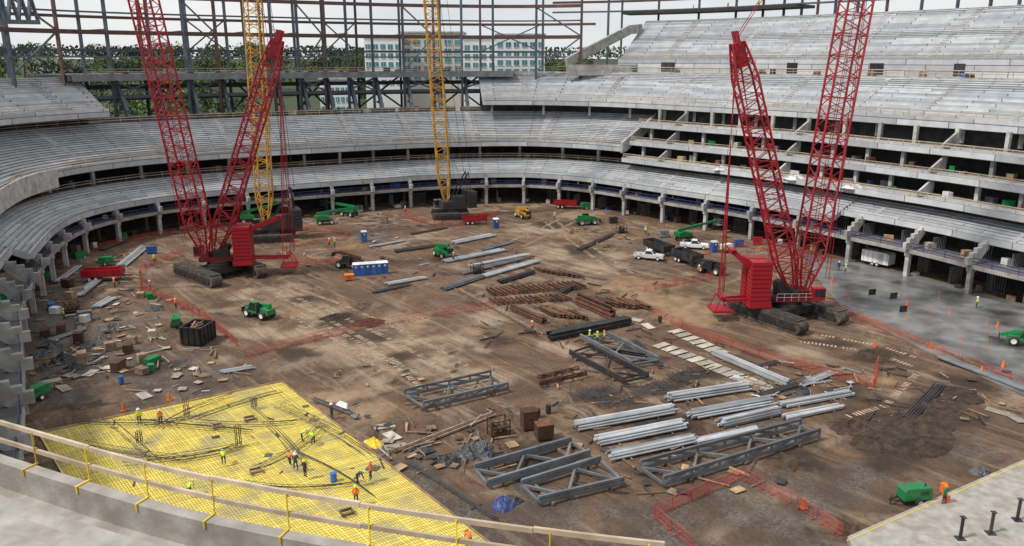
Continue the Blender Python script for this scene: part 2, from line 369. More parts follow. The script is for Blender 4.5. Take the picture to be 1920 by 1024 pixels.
sw=B.find(108,5.3,15); mb=MB(); sweep(mb,B,sLft+40,sw,[(5.2,13.0),(5.2,16.75),(5.46,16.75),(5.46,14.8),(9,14.8),(9,13.)]); P('wing_wall',mb,CONC,r,off)
guard('tan timber guardrail on the front lip of the middle tier',B,sLft+40,sMid-.5,5.35,16.6,TAN,1.0,3.2)
guard('thin rail along the back of the middle tier',B,sLft+60,sMid-1,21.9,23.35,TAN,1.1,3.)
for (d0,z0,nm) in ((4.5,13.2,'lowest'),(7.5,17.3,'middle'),(10.5,21.6,'topmost')):
    r,off=stand('club_terrace',nm+' of the three shallow club balconies on the right side',sMid+.6,LE,d0,z0,3,1.0,.3,.8,.4,ais=0)
    mb=MB(); sweep(mb,B,sMid+.6,LE,[(d0+3.3,z0+.1),(d0+3.3,z0+.54),(24,z0+.54),(24,z0+.1)]); P('floor_slab',mb,CONCF,r,off)
    mb=MB(); sweep(mb,B,sMid+.6,LE,[(d0+7.5,z0+.55),(d0+7.5,z0+3.8),(d0+7.7,z0+3.8),(d0+7.7,z0+.55)]); P('back_wall',mb,CONCD,r,off)
    for k in range(int((LE-sMid)/8)):
        s=sMid+4+k*8; mb=MB(); mb.box((0,0,0),(.7,.7,3.4)); q=P('column',mb,CONC,r); q.location=B.at(s,d0+4.4,z0+2.25)-off; q.rotation_euler=(0,0,B.ang(s))
        if k%4==1:
            mb=MB(); sweep(mb,B,s-.2,s+.2,[(d0+.1,z0+.4),(d0+.1,z0+1.2),(d0+4.,z0+3.2),(d0+4.,z0+.3)]); P('dividing_wall',mb,CONC,r,off)
    guard('tan guardrail on the '+nm+' club balcony',B,sMid+1,LE,d0+.1,z0+.4,TAN,1.0,3.2)
r,off=stand('upper_stand','upper tier of pale precast seating along the right side',sUR,LE,15.5,26.6,17,.85,.46,1.3,.7,ais=15)
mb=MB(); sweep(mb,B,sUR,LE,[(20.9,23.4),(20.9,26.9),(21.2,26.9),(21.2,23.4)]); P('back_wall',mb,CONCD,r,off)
for k in range(int((LE-sUR)/9)):
    s=sUR+2+k*9.; mb=MB(); mb.box((0,0,0),(.6,.6,3.3)); q=P('column',mb,CONC,r); q.location=B.at(s,17.5,24.3)-off
mb=MB(); sweep(mb,B,sUR,LE,[(30,33.4),(30,34.3),(36,34.3),(36,33.4)]); P('walkway',mb,CONC,r,off)
guard('tan guardrail on the front lip of the right upper tier',B,sUR+.5,LE,15.6,27.3,TAN,1.0,3.2)
guard('tan guardrail along the walkway above the right upper tier',B,sUR+.5,LE,30.2,34.35,TAN,1.3,2.6)
r,off=stand('top_stand','topmost steep tier of precast seating against the sky at right',sTop,LE,33.5,37.2,25,.85,.50,3.0,.9,ais=15)
for k in range(7):
    s=sTop+9+k*17; mb=MB(); sweep(mb,B,s-1.3,s+1.3,[(33.42,34.5),(33.42,37.0),(33.6,37.0),(33.6,34.5)]); P('doorway_shade_panel',mb,CONCD,r,off)  # flat dark panel drawn for the opening; its shade is only colour
guard('tan guardrail on the front edge of the topmost tier',B,sTop+.5,LE,33.6,38.1,TAN,1.0,3.)
a=D(1062,118,238);b=D(1180,56,250); mb=MB(); mb.bar(a,b,1.2,2.6); mb.bar(b,b+V((4,4,.5)),1.2,2.6); mb.bar(a-V((0,0,2)),a-V((-20,0,2)),1.2,3.0)
o=thing('raker_wall','pale sloping concrete wall at the left end of the topmost tier','wall',a); P('wall',mb,CONC,o,a)
r,off=stand('upper_stand','short upper tier of pale seating at the left edge of the photo',sLft+30,sUL,15.5,26.4,17,.85,.46,1.3,.7,ais=12)
mb=MB(); sweep(mb,B,sLft+30,sUL-1,[(22.5,23.4),(22.5,26.5),(22.8,26.5),(22.8,23.4)]); P('back_wall',mb,CONCD,r,off)
guard('tan guardrail on the front lip of the left upper tier',B,sLft+40,sUL,15.6,27.1,TAN,1.0,3.2)
# ---------------- steel frame
s1=B.find(1090,26,34); s0=B.find(-60,26,34)
r=thing('steel_framework','front row of blue-grey and brown steel columns with bracing behind the middle tier','steel frame',B.at(B.find(500,28,34),28,23.3)); off=r.location.copy()
mb=MB(); sweep(mb,B,sUL-2,sUR+6,[(24,33.0),(24,34.4),(44,34.4),(44,33.0)]); P('deck_slab',mb,DSTEEL,r,off)
mb=MB(); sweep(mb,B,sUL-2,sUR+6,[(23.75,32.9),(23.75,34.5),(23.97,34.5),(23.97,32.9)]); P('deck_edge',mb,GSTEEL,r,off)
mb=MB(); sweep(mb,B,sUL-2,sUR+6,[(33,27.9),(33,28.6),(46,28.6),(46,27.9)]); P('lower_deck',mb,DSTEEL,r,off)
k=int((s1-s0)/6.2)
for i in range(k+1):
    s=s0+(s1-s0)*i/k; tp=66+R.uniform(-4,6); q=s0+(s1-s0)*(i+1)/k
    mb=MB(); mb.bar(B.at(s,27,23.3),B.at(s,27,tp),.68,.68); P('column',mb,PRIM if i%4==2 else STEEL,r,off)
    if sUL-4<s<sUR+2:
        mb=MB(); mb.bar(B.at(s+.8,22.6,24.),B.at(s+.8,28.8,32.8),.8,1.5); mb.bar(B.at(s+.8,22.9,23.3),B.at(s+.8,22.9,26),.8,.6); mb.bar(B.at(s+.8,23.3,26),B.at(s+.8,28,26),.5,.5); mb.bar(B.at(s+.8,25.4,28),B.at(s+.8,28.5,28),.45,.45); P('raker',mb,STEEL,r,off)
        if i%2: mb=MB(); mb.bar(B.at(s,27.4,32.6),B.at(q,27.4,29.4),.4); mb.bar(B.at(s,27.3,29.4),B.at(q,27.3,32.6),.4); P('lower_brace',mb,STEEL,r,off)
    if i%4==1:
        mb=MB(); mb.bar(B.at(s,27.,34.6),B.at(q,27.,44),.38); mb.bar(B.at(q,27.,44.2),B.at(s,27.,52.2),.38); P('brace',mb,STEEL,r,off)
    if i%2==1:
        mb=MB(); mb.bar(B.at(s,27,44.5),B.at(s,40,44.5),.5,.7); P('cross_beam',mb,PRIM,r,off)
for d,z,mm,w in ((27,44,PRIM,1.0),(27,48.5,STEEL,.4),(27,52.5,PRIM,.9),(27,29,STEEL,.8),(27.,38.4,STEEL,.4)):
    mb=MB(); sweep(mb,B,s0,s1,[(d-.25,z-w/2),(d+.25,z-w/2),(d+.25,z+w/2),(d-.25,z+w/2)],4); P('beam',mb,mm,r,off)
r=thing('steel_framework','rear row of steel columns and beams farther behind the middle tier','steel frame',B.at(B.find(500,40,34),40,14)); off=r.location.copy()
k=int((s1-s0)/8)
for i in range(k+1):
    s=s0+(s1-s0)*i/k+2; mb=MB(); mb.bar(B.at(s,40,14),B.at(s,40,66),.65,.65); P('column',mb,PRIM if i%3==0 else STEEL,r,off)
    if i%4==0: q=s+8; mb=MB(); mb.bar(B.at(s,40,40),B.at(q,40,48),.35); mb.bar(B.at(q,40,40),B.at(s,40,48),.35); P('brace',mb,STEEL,r,off)
    if i%2==1: q=s+8; mb=MB(); mb.bar(B.at(s,40,24),B.at(q,40,33),.5); mb.bar(B.at(q,40,24),B.at(s,40,33),.5); P('brace',mb,STEEL,r,off)
for d,z,mm,w in ((40,48,PRIM,.7),(40,56,STEEL,.6),(40,40,STEEL,.6),(40,31,STEEL,1.1)):
    mb=MB(); sweep(mb,B,s0,s1,[(d-.25,z-w/2),(d+.25,z-w/2),(d+.25,z+w/2),(d-.25,z+w/2)],4); P('beam',mb,mm,r,off)
guard('tan rail along the upper floor inside the steel frame',B,sUL,sUR,24.2,34.4,TAN,1.2,3)
r=thing('roof_steel','dark steel beams rising behind the topmost tier at right','steel frame',B.at((sTop+LE)/2,62,50)); off=r.location.copy()
for z,w in ((52.5,.5),(55.5,.7),(58.5,.45),(62,.7),(67,.5)):
    mb=MB(); sweep(mb,B,s1-6,LE,[(59,z-w/2),(59.6,z-w/2),(59.6,z+w/2),(59,z+w/2)],5); P('beam',mb,PRIM if w>.65 else STEEL,r,off)
for i in range(34):
    s=s1+1+i*(LE-s1-5)/33; mb=MB(); mb.bar(B.at(s,59.3,34),B.at(s,59.3,72),.6); P('column',mb,PRIM if i%3==1 else STEEL,r,off)
    if i%2: mb=MB(); mb.bar(B.at(s,59.3,55.6),B.at(s+5,59.3,62),.35); P('brace',mb,STEEL,r,off)
mb=MB(); sweep(mb,B,sTop-4,sTop+30,[(55,51.4),(55,52.2),(64,52.2),(64,51.4)]); o=thing('work_platform','long steel work platform behind the top of the topmost tier','platform',B.at(sTop+10,58,52)); P('deck',mb,DSTEEL,o,o.location.copy())
a=D(-25,40,150);b=D(72,42,165)
o=thing('roof_truss','blue-grey lattice roof truss at the upper left corner','truss',a)
for z in (0,5): mb=MB(); mb.bar(a+V((0,0,z)),b+V((0,0,z)),.8); P('chord',mb,STEEL,o,a)
for i in range(5):
    p=a.lerp(b,i/5);q=a.lerp(b,(i+.5)/5);w=a.lerp(b,(i+1)/5); mb=MB(); mb.bar(p,q+V((0,0,5)),.5); mb.bar(q+V((0,0,5)),w,.5); P('web_member',mb,STEEL,o,a)
# ---------------- near stand
NC=Curve([(-60,44),(-42,36),(-25,28.4),(-17.4,24.9),(-10.9,21.9),(-6,20.2),(2.6,18.0),(10,17),(22,16.5),(34,17)],(0,130),.5)
r=thing('near_stand','tan concrete parapet and steps of the near stand in the lower left corner','grandstand',NC.at(NC.L/2,0,24)); off=r.location.copy()
pr=[(0,23.2),(0,24.95),(.4,24.95),(.4,24.0),(1.3,24.0),(1.3,24.55)]
for i in range(9): pr+=[(1.3+1.05*(i+1),24.55+.46*i),(1.3+1.05*(i+1),24.55+.46*(i+1))]
pr+=[(12,28),(3,23.2)]
mb=MB(); sweep(mb,NC,2,NC.L-1,pr,1); P('terrace',mb,CONCN,r,off)
r=thing('guardrail','timber guardrail with yellow clamp posts on the near concrete parapet','railing',NC.at(NC.L/2,0,25)); off=r.location.copy()
def brd(s0,s1,d,z,hh): 
    m=MB(); sweep(m,NC,s0,s1,[(d-.03,z-hh/2),(d+.06,z-hh/2),(d+.06,z+hh/2),(d-.03,z+hh/2)],.8); return m
L1=NC.find(1250,0,26)
t=2.;i=0
while t<L1-.2:
    e=min(t+4.9,L1); P('top_board',brd(t,e-.02,-.12,26.08+.03*(i%2),.14),PINE,r,off); P('mid_board',brd(t,e-.02,-.12,25.45-.03*(i%2),.14),PINE,r,off); t=e;i+=1
t=3.2
while t<L1:
    m=MB(); m.tube(NC.at(t,-.05,24.2),NC.at(t,-.05,26.1),.022,8); m.bar(NC.at(t,-.1,24.975),NC.at(t,.45,24.975),.05,.04); m.bar(NC.at(t,.43,24.99),NC.at(t,.43,24.75),.05,.03); m.box(NC.at(t,-.1,25.45),(.07,.07,.16)); m.box(NC.at(t,-.1,26.05),(.07,.07,.16)); P('post',m,YELP,r,off); t+=2.55
# ---------------- slabs
def gp(l): return [G(a,b) for a,b in l]
mb=MB(); mb.slab(gp([(1505,478),(1600,492),(1710,515),(1830,548),(1925,573),(2100,640),(2100,830),(1920,742),(1740,660),(1580,580),(1530,520)]),-.3,.10); struct('concrete_slab',mb,WETC,'freshly finished wet grey slab in front of the right stand')
mb=MB(); mb.slab(gp([(1588,1014),(1760,938),(1920,868),(2140,775),(2300,1000),(1700,1250)]),-.3,.40); struct('near_concrete_slab',mb,CONCN,'pale near concrete slab in the lower right corner')
a,b=G(1588,1014,.4),G(1925,866,.4); mb=MB(); mb.bar(a+V((0,0,.02)),b+V((0,0,.02)),.07,.04); tag(obj('edge_strip',mesh(mb,'edge_strip',YELP)),'thin yellow strip along the edge of the lower right slab','edging')
for x,y in ((1857,1000),(1800,1010),(1907,975)):
    p=G(x,y,.4); r=thing('anchor_post','short black steel anchor post standing on the lower right slab %s'%{1857:'in the middle of three',1800:'leftmost of three',1907:'at the right frame edge'}[x],'post',p)
    m=MB(); m.box((0,0,.03),(.7,.7,.06)); P('base_plate',m,BLKP,r); m=MB(); m.tube((0,0,.06),(0,0,1.9),.13,10); m.box((0,0,1.95),(.4,.4,.06)); P('shaft',m,BLKP,r)
YA,YB,YC,YD=G(72,815),G(527,718),G(935,1035),G(330,1250)
mb=MB(); mb.slab([YA,YB,YC,YD],-.2,.12); struct('membrane_slab',mb,YMEM,'yellow membrane covered slab bed beneath the rebar')
r=thing('rebar_mat','tied rebar grid laid over the yellow membrane slab','rebar',YA+V((0,0,.12))); off=r.location.copy()
m=MB()
def q4(u,v,z): return (YA.lerp(YB,u)).lerp(YD.lerp(YC,u),v)+V((0,0,z))
for i in range(1,100): j=R.uniform(-.35,.35); k=R.uniform(-.25,.25); m.bar(q4((i+j)/100,0.005,.18),q4((i+k)/100,.995,.18),.021)
for i in range(1,112): j=R.uniform(-.35,.35); k=R.uniform(-.25,.25); m.bar(q4(.005,(i+j)/112,.21),q4(.995,(i+k)/112,.21),.021)
P('grid',m,REBARY,r,off)
def edge(a,b,lab):
    m=MB(); m.bar(a+V((0,0,.15)),b+V((0,0,.15)),.12,.3); tag(obj('form_board',mesh(m,'form_board',WOOD)),lab,'board')
edge(YA,YB,'long form board on the far edge of the yellow slab'); edge(YB+V((.1,0,0)),YC,'long form board on the right edge of the yellow slab')
def crv(pts,z): 
    w=[G(a,b,z) for a,b in pts]; o=[]
    for k in range(13):
        t=k/12; o.append(w[0]*(1-t)**2+w[1]*2*t*(1-t)+w[2]*t*t)
    return o
for pts in [((150,790),(290,800),(360,785)),((360,785),(470,745),(520,735)),((350,860),(420,850),(450,835)),((200,790),(260,840),(290,870)),((250,790),(330,800),(460,810)),((370,790),(480,800),(560,790)),((230,870),(350,860),(450,838)),((520,760),(620,800),(690,850)),((300,800),(360,760),(430,745)),((150,830),(250,850),(350,860)),((560,850),(640,880),(700,930)),((450,900),(560,920),(680,900)),((470,770),(540,830),(560,870)),((600,800),(560,850),(480,880))]:
    for k in range(5):
        m=MB(); c=crv(pts,.4); dx=R.uniform(-.8,.8);dy=R.uniform(-.8,.8)
        for p,q in zip(c,c[1:]): m.tube(p+V((dx,dy,.03*k)),q+V((dx,dy,.03*k)),.028,4)
        tag(obj('rebar_rod',mesh(m,'rebar_rod',REBAR)),'long bent rebar rod lying loose on the yellow slab','rebar','loose rebar rods on the yellow slab')
for j,(x,y) in enumerate(((351,780),(448,835),(262,830),(477,765))):
    r=thing('rebar_cage','dark upright rebar starter cage on the yellow slab, '+['by the orange-vested worker','largest, near the slab middle','left of the slab middle','small one near the far edge'][j],'rebar',G(x,y,.3)); m=MB()
    for k in range(8): a=k*pi/4; m.tube((.3*math.cos(a),.3*math.sin(a),0),(.3*math.cos(a),.3*math.sin(a),2.2 if j<2 else 1.2),.035,4)
    for z in (.3,.8,1.2): 
        for k in range(8): a=k*pi/4;b=a+pi/4; m.bar((.3*math.cos(a),.3*math.sin(a),z),(.3*math.cos(b),.3*math.sin(b),z),.035)
    P('bars',m,REBAR,r)
m=MB(); 
for sx in (-1,1): m.box((sx*.5,0,.1),(.1,.8,.24)); m.box((0,sx*.4,.1),(1.1,.1,.24))
bxm=mesh(m,'block_out',OLDW)
for x,y in ((480,884),(468,786),(408,800),(650,962)):
    tag(obj('block_out_form',bxm,None,G(x,y,.3),(0,0,.5)),'square block-out form set in the yellow rebar grid','formwork','square block-out forms in the yellow slab')
# ---------------- generic repeats
MESH={}
def um(kind,mt):
    k=(kind,mt.name)
    if k in MESH: return MESH[k]
    m=MB()
    if kind=='pipe': m.tube((-.5,0,0),(.5,0,0),1.,8)
    elif kind=='board': m.box((0,0,0),(1,2,1.2))
    elif kind=='tube': m.box((0,0,0),(1,2,2))
    elif kind=='ibeam': m.box((0,0,.85),(1,1.7,.3)); m.box((0,0,-.85),(1,1.7,.3)); m.box((0,0,0),(1,.28,1.4))
    elif kind=='sheet': m.box((0,0,0),(1,1,1))
    MESH[k]=mesh(m,kind,mt); return MESH[k]
def one(name,kind,mt,loc,L,r,az,label,cat,grp,tilt=0):
    o=obj(name,um(kind,mt),None,loc,(0,tilt,az)); o.scale=(L,r,r); return tag(o,label,cat,grp)
def bundle(name,kind,mt,p0,p1,n,lay,r,pre,w,cat,jit=.3,bear=True,z0=.12,gap=2.12):
    A=G(*p0);Bb=G(*p1); d=(Bb-A); L=d.length; d.normalize(); az=math.atan2(d.y,d.x); pp=V((-d.y,d.x,0)); mid=(A+Bb)/2; label=pre+' '+w
    for l in range(lay):
        nn=n-l
        for i in range(nn):
            q=mid+pp*((i-(nn-1)/2)*gap*r)+d*R.uniform(-jit,jit)+V((0,0,z0+r+l*1.9*r))
            one(name,kind,mt,q,L*R.uniform(.95,1.02),r,az+R.uniform(-.006,.006),label,cat,label)
    if bear:
        lb='timber bearer under the %s stack %s'%(cat,w)
        for t in (.2,.8):
            q=A.lerp(Bb,t)+V((0,0,.05)); one('timber_bearer','board',OLDW,q,n*gap*r+.7,.06,az+pi/2,lb,'timber',lb)
def brow(name,kind,mt,p0,p1,n,ang,L,r,label,cat):
    A=G(*p0);Bb=G(*p1)
    for i in range(n):
        q=A.lerp(Bb,i/(n-1))+V((0,0,r+.1+R.uniform(0,.12))); one(name,kind,mt,q,L*R.uniform(.85,1.1),r,ang+R.uniform(-.08,.08),label,cat,label)
for p0,p1,n,l,w in [((1076,806),(1262,772),6,3,'leftmost, below the rebar mats'),((1120,833),(1283,800),6,3,'second from the left above the long truss'),((1142,860),(1302,826),6,2,'just above the long grey truss'),((1252,752),(1398,730),6,3,'topmost of the tube yard'),((1294,784),(1446,756),6,3,'middle of the tube yard'),((1350,800),(1458,775),5,3,'right of the middle of the tube yard'),((1464,764),(1595,740),4,2,'far right of the tube yard'),((1470,786),(1577,764),4,1,'lower right of the tube yard'),((1338,664),(1475,722),5,2,'beside the plywood sheets'),((1300,832),(1425,806),4,1,'right of the long truss')]:
    bundle('steel_tube','tube' if n<6 else 'pipe',GALV,p0,p1,n,l,.13,'galvanised grey tube in the stack',w,'tube',jit=.4,gap=2.1)
for p0,p1,n,l,r,mt,w in [((833,492),(945,470),6,1,.16,GALV,'beside the green telehandler at midfield'),((862,515),(975,487),5,1,.15,GSTEEL,'just below the midfield white stack'),((902,521),(1008,491),5,1,.15,GALV,'right of the midfield stacks'),((740,473),(818,462),4,1,.16,DSTEEL,'left of the green midfield telehandler'),((850,457),(925,442),6,1,.16,GALV,'behind the green midfield telehandler'),((145,558),(185,525),5,1,.15,GALV,'on the gravel near the red trailer'),((228,500),(272,464),6,1,.14,GALV,'between the red trailer and left stand'),((725,535),(800,522),5,1,.13,GALV,'beside the blue toilets'),((180,578),(212,560),5,1,.13,GALV,'on the left scrap yard'),((585,748),(660,778),6,1,.05,REBAR,'off the far corner of the yellow slab'),((1765,672),(1930,735),5,1,.14,GSTEEL,'along the edge of the wet slab'),((1700,790),(1762,725),5,1,.11,DSTEEL,'alone on dark soil at right'),((415,700),(475,690),6,1,.08,GALV,'beyond the yellow slab'),((760,865),(930,975),4,1,.045,DSTEEL,'along the right edge of the yellow slab'),((1420,690),(1460,680),4,1,.09,DSTEEL,'near the right rebar mats'),((1085,470),(1150,440),4,1,.12,DSTEEL,'near the far right lift'),((880,500),(990,478),5,1,.12,GALV,'in the middle of the midfield stacks'),((690,465),(760,452),4,1,.12,GALV,'far left of midfield near the lone toilet'),((1500,725),(1560,700),5,1,.1,GALV,'left of the small barrier loop'),((1420,745),(1520,715),4,1,.1,DSTEEL,'between tube yard and plywood'),((700,550),(770,535),4,1,.1,DSTEEL,'in front of the blue toilets'),((770,440),(840,428),4,1,.12,RUST,'in front of the yellow crane'),((905,470),(960,455),5,1,.12,GSTEEL,'beyond the midfield stacks'),((935,532),(1000,512),4,2,.14,DSTEEL,'just beyond the rusty rows'),((1190,640),(1240,690),4,1,.09,DSTEEL,'between the frames and plywood'),((110,530),(150,500),5,1,.12,GALV,'left of the red trailer'),((95,640),(160,618),5,1,.1,GSTEEL,'in the middle of the left scrap yard'),((190,470),(235,452),5,1,.12,DSTEEL,'below the left stand columns'),((830,545),(905,520),5,2,.13,GSTEEL,'left of the rusty rows'),((1040,560),(1080,535),4,2,.12,DSTEEL,'behind the tall dark beams')]:
    bundle('steel_pipe','pipe',mt,p0,p1,n,l,r,'steel pipe in the pile',w,'pipe',gap=2.5)
dd=G(1150,597)-G(1083,568); ra=math.atan2(dd.y,dd.x)
brow('steel_beam','ibeam',RUST,(920,550),(1085,537),18,ra,3.9,.22,'short rusty beam in the long midfield row','beam')
brow('steel_beam','ibeam',RUST,(925,568),(1060,560),15,ra,3.2,.2,'short rusty beam in front of the long midfield row','beam')
brow('steel_beam','ibeam',RUST,(1120,568),(1205,574),9,ra,4.8,.25,'rusty beam in the row nearest the puddle','beam')
brow('steel_beam','ibeam',RUST,(1025,588),(1088,594),8,ra,4.4,.22,'rusty beam in the small row right below the midfield rows','beam')
brow('steel_beam','ibeam',RUST,(1010,508),(1085,520),9,ra,3.4,.2,'rusty beam in the small row beyond the midfield rows','beam')
for p0,p1,n,l,r,mt,w in [((1083,568),(1150,597),3,3,.28,RUST,'tall and dark right of midfield'),((1028,637),(1180,606),4,2,.24,BLKP,'painted black right of the timber line'),((960,580),(1020,606),3,2,.2,RUST,'left of the small rows below midfield'),((1130,655),(1230,672),2,1,.2,DSTEEL,'behind the right dark frame')]:
    bundle('steel_beam','ibeam',mt,p0,p1,n,l,r,'steel beam in the pile',w,'beam')
for p0,p1,n,w in [((862,545),(1015,627),2,'diagonal line below midfield'),((745,848),(925,778),3,'brown line from slab to storage boxes'),((905,505),(1000,480),3,'strip among midfield pipes'),((1600,588),(1900,715),2,'strip bordering the wet slab')]:
    bundle('timber_baulk','tube',OLDW if 'wet' not in w else WOOD,p0,p1,n,1,.10,'long timber baulk in the',w,'timber',bear=False,z0=.02,gap=3.6)
k=0
for a,b,n in (((1240,648),(1435,728),13),((1268,622),(1350,662),7)):
    for i in range(n):
        x=a[0]+(b[0]-a[0])*i/(n-1); y=a[1]+(b[1]-a[1])*i/(n-1); o=obj('plywood_sheet',um('sheet',PLY),None,G(x,y)+V((0,0,.06+.01*(k%3))),(0,0,.55+R.uniform(-.15,.15))); o.scale=(2.4,1.2,.06); k+=1
        tag(o,'pale plywood sheet laid flat in the row beside the long tubes','plywood','plywood sheets laid in rows')
for x,y in ((720,800),(735,818),(700,832),(742,838),(95,715),(135,705),(170,700),(205,692),(120,728),(1190,600),(1215,612),(270,742),(1870,772),(1905,785)):
    o=obj('plywood_sheet',um('sheet',PLY),None,G(x,y)+V((0,0,.05)),(R.uniform(-.04,.04),R.uniform(-.05,.05),R.uniform(0,3))); o.scale=(2.3,1.2,.06); g='loose plywood on the left gravel' if x<300 else ('loose plywood at the far right on dirt' if x>1800 else ('loose plywood near the black beams' if x>1000 else 'loose plywood beside the yellow slab corner'))
    tag(o,'scuffed sheet of '+g,'plywood',g)
for j,(x,y) in enumerate(((1105,745),(1150,755),(1215,735),(1285,708),(1125,738),(1260,722))):
    m=MB()
    for i in range(13): m.bar((-2.2+i*.37,-1.2,0),(-2.2+i*.37,1.2,0),.05)
    for i in range(8): m.bar((-2.3,-1.1+i*.31,.04),(2.3,-1.1+i*.31,.04),.05)
    for i in range(6): m.bar((-2+i*.8,-1.2,0),(-2+i*.8,-.9,.5),.05); m.bar((-2+i*.8,1.2,0),(-2+i*.8,.9,.5),.05)
    tag(obj('rebar_mat',mesh(m,'rebar_mat',REBAR),None,G(x,y)+V((0,0,.25)),(.03,.02*j,.2+.1*j)),'dark rebar mat '+['left of the mat group','nearest the tube stacks','between the mat group and plywood','furthest right by the plywood','far back in the left mat group','second from right by the plywood'][j],'rebar')
# ---------------- trusses
def truss(label,a0,a1,b0,b1,n,mt,w=.34,z=.45,h=0,cat='truss',cross=False):
    A0,A1,B0,B1=[G(*q)+V((0,0,z)) for q in (a0,a1,b0,b1)]; r=thing('steel_truss',label,cat,(A0.x,A0.y,0)); off=r.location.copy()
    for a,b in ((A0,A1),(B0,B1)):
        m=MB(); m.bar(a,b,w,w); P('chord',m,mt,r,off)
        if h: m=MB(); m.bar(a+V((0,0,h)),b+V((0,0,h)),w*.8,w*.8); P('chord',m,mt,r,off)
    for i in range(n+1):
        t=i/n
        if i in (0,n) or cross: m=MB(); m.bar(A0.lerp(A1,t)+V((0,0,.01)),B0.lerp(B1,t)+V((0,0,.01)),w*.8); P('end_post',m,mt,r,off)
        if h:
            for a,b in ((A0,A1),(B0,B1)): m=MB(); m.bar(a.lerp(b,t),a.lerp(b,t)+V((0,0,h)),w*.6); P('web_member',m,mt,r,off)
        if i<n:
            m=MB(); u=(i+1)/n
            if i%2: m.bar(A0.lerp(A1,t),B0.lerp(B1,u),w*.7)
            else: m.bar(B0.lerp(B1,t),A0.lerp(A1,u),w*.7)
            P('web_member',m,mt,r,off)
            if h: m=MB(); m.bar(A0.lerp(A1,t),A0.lerp(A1,u)+V((0,0,h)),w*.5); m.bar(B0.lerp(B1,u),B0.lerp(B1,t)+V((0,0,h)),w*.5); P('web_member',m,mt,r,off)
    for t in (.15,.85):
        a=A0.lerp(A1,t);b=B0.lerp(B1,t); d=b-a; q=(a+b)/2; one('timber_bearer','tube',OLDW,V((q.x,q.y,.14)),d.length+.8,.13,math.atan2(d.y,d.x),'timber bearer under the '+label,'timber','bearer under '+label)
truss('grey truss alone in the middle, above the storage boxes',(795,772),(952,735),(760,748),(920,712),4,GSTEEL,.32,h=.7)
truss('grey flat truss left of the triangular truss',(915,918),(1105,860),(890,888),(1070,836),4,GSTEEL,.34,h=.45)
truss('grey truss with splayed end, nearest the camera',(1010,950),(1168,912),(978,918),(1125,872),3,GSTEEL,.34,h=.45)
truss('long grey truss lying below the tube stacks',(1243,916),(1535,824),(1200,885),(1500,805),6,GSTEEL,.34,h=.7)
truss('dark frame left of the two beyond the rebar mats',(1170,722),(1068,668),(1215,712),(1105,655),3,DSTEEL,.3,h=.4)
truss('dark frame right of the two beyond the rebar mats',(1185,690),(1088,638),(1235,682),(1140,634),3,GSTEEL,.3,h=.4)
truss('small rusty skid frame left of the rebar mats',(1012,728),(1100,708),(1008,716),(1085,698),3,RUST,.2,h=.35,cat='skid',cross=True)
# ---------------- fences
m=MB()
for z in (.12,1.12): m.bar((-1.12,0,z),(1.12,0,z),.045)
m.bar((-1.12,0,.6),(1.12,0,.6),.025)
for i in range(12): m.bar((-1.12+i*2.24/11,0,.12),(-1.12+i*2.24/11,0,1.12),.045 if i in(0,11) else .022)
for x in (-.9,.9): m.bar((x,-.3,.03),(x,.3,.03),.06,.04); m.bar((x,0,.03),(x,0,.15),.05)
FM=mesh(m,'barrier_panel',REDF)
runs=[([(345,478),(295,492),(263,510),(266,545),(330,570),(385,598),(447,650)],'around the left red crane'),([(460,668),(560,645),(700,612),(850,588),(925,578)],'across the left midfield'),([(540,490),(612,497),(640,486)],'by the left crane counterweight'),([(545,462),(650,448),(655,440),(560,428)],'behind the left red crane'),([(755,405),(800,420),(860,425),(935,402)],'round the yellow crane'),([(1222,588),(1300,625),(1450,678),(1640,728)],'between the plywood and right red crane'),([(1560,575),(1640,612),(1740,655),(1830,690),(1925,728)],'along the wet slab edge'),([(1225,968),(1390,897),(1490,948),(1582,1008)],'lower right pen'),([(1225,968),(1300,1030)],'lower right pen'),([(1210,545),(1335,522)],'in front of the puddle'),([(1645,680),(1640,728)],'short stretch right of the plywood'),([(175,470),(235,455),(330,437)],'under the left stand'),([(1320,478),(1370,462),(1440,468),(1500,482)],'behind the right red crane')]
for pts,w in runs:
    W=[G(*q) for q in pts]
    for a,b in zip(W,W[1:]):
        d=b-a;L=d.length;n=max(1,round(L/2.35)); az=math.atan2(d.y,d.x)
        for i in range(n):
            p=a+d*((i+.5)/n); tag(obj('safety_barrier',FM,None,(p.x,p.y,-.02),(R.uniform(-.06,.06),0,az+R.uniform(-.1,.1))),'red barrier panel in the run '+w,'barrier','red barrier run '+w)
# ---------------- lattice and cranes
def lattice(mb,a,b,w,nb,rc=.13,rl=.065,t0=.1,t1=.05,side=V((0,1,0)),end0=.25,end1=.5):
    u=(b-a).normalized(); p=side-u*side.dot(u); p.normalize(); q=u.cross(p); L=(b-a).length
    def ww(t):
        f=1
        if t<t0: f=end0+(1-end0)*t/t0
        if t>1-t1: f=end1+(1-end1)*(1-t)/t1
        return w*f/2
    def c(t,k):
        s=ww(t); return a+u*(L*t)+p*s*(1,1,-1,-1)[k]+q*s*(1,-1,-1,1)[k]
    for i in range(nb):
        t=i/nb;e=(i+1)/nb
        for k in range(4):
            j=(k+1)%4; mb.tube(c(t,k),c(e,k),rc,5,caps=False); mb.tube(c(t,k),c(t,j),rl,4,caps=False)
            mb.tube(c(t,k),c((t+e)/2,j),rl,4,caps=False); mb.tube(c((t+e)/2,j),c(e,k),rl,4,caps=False)
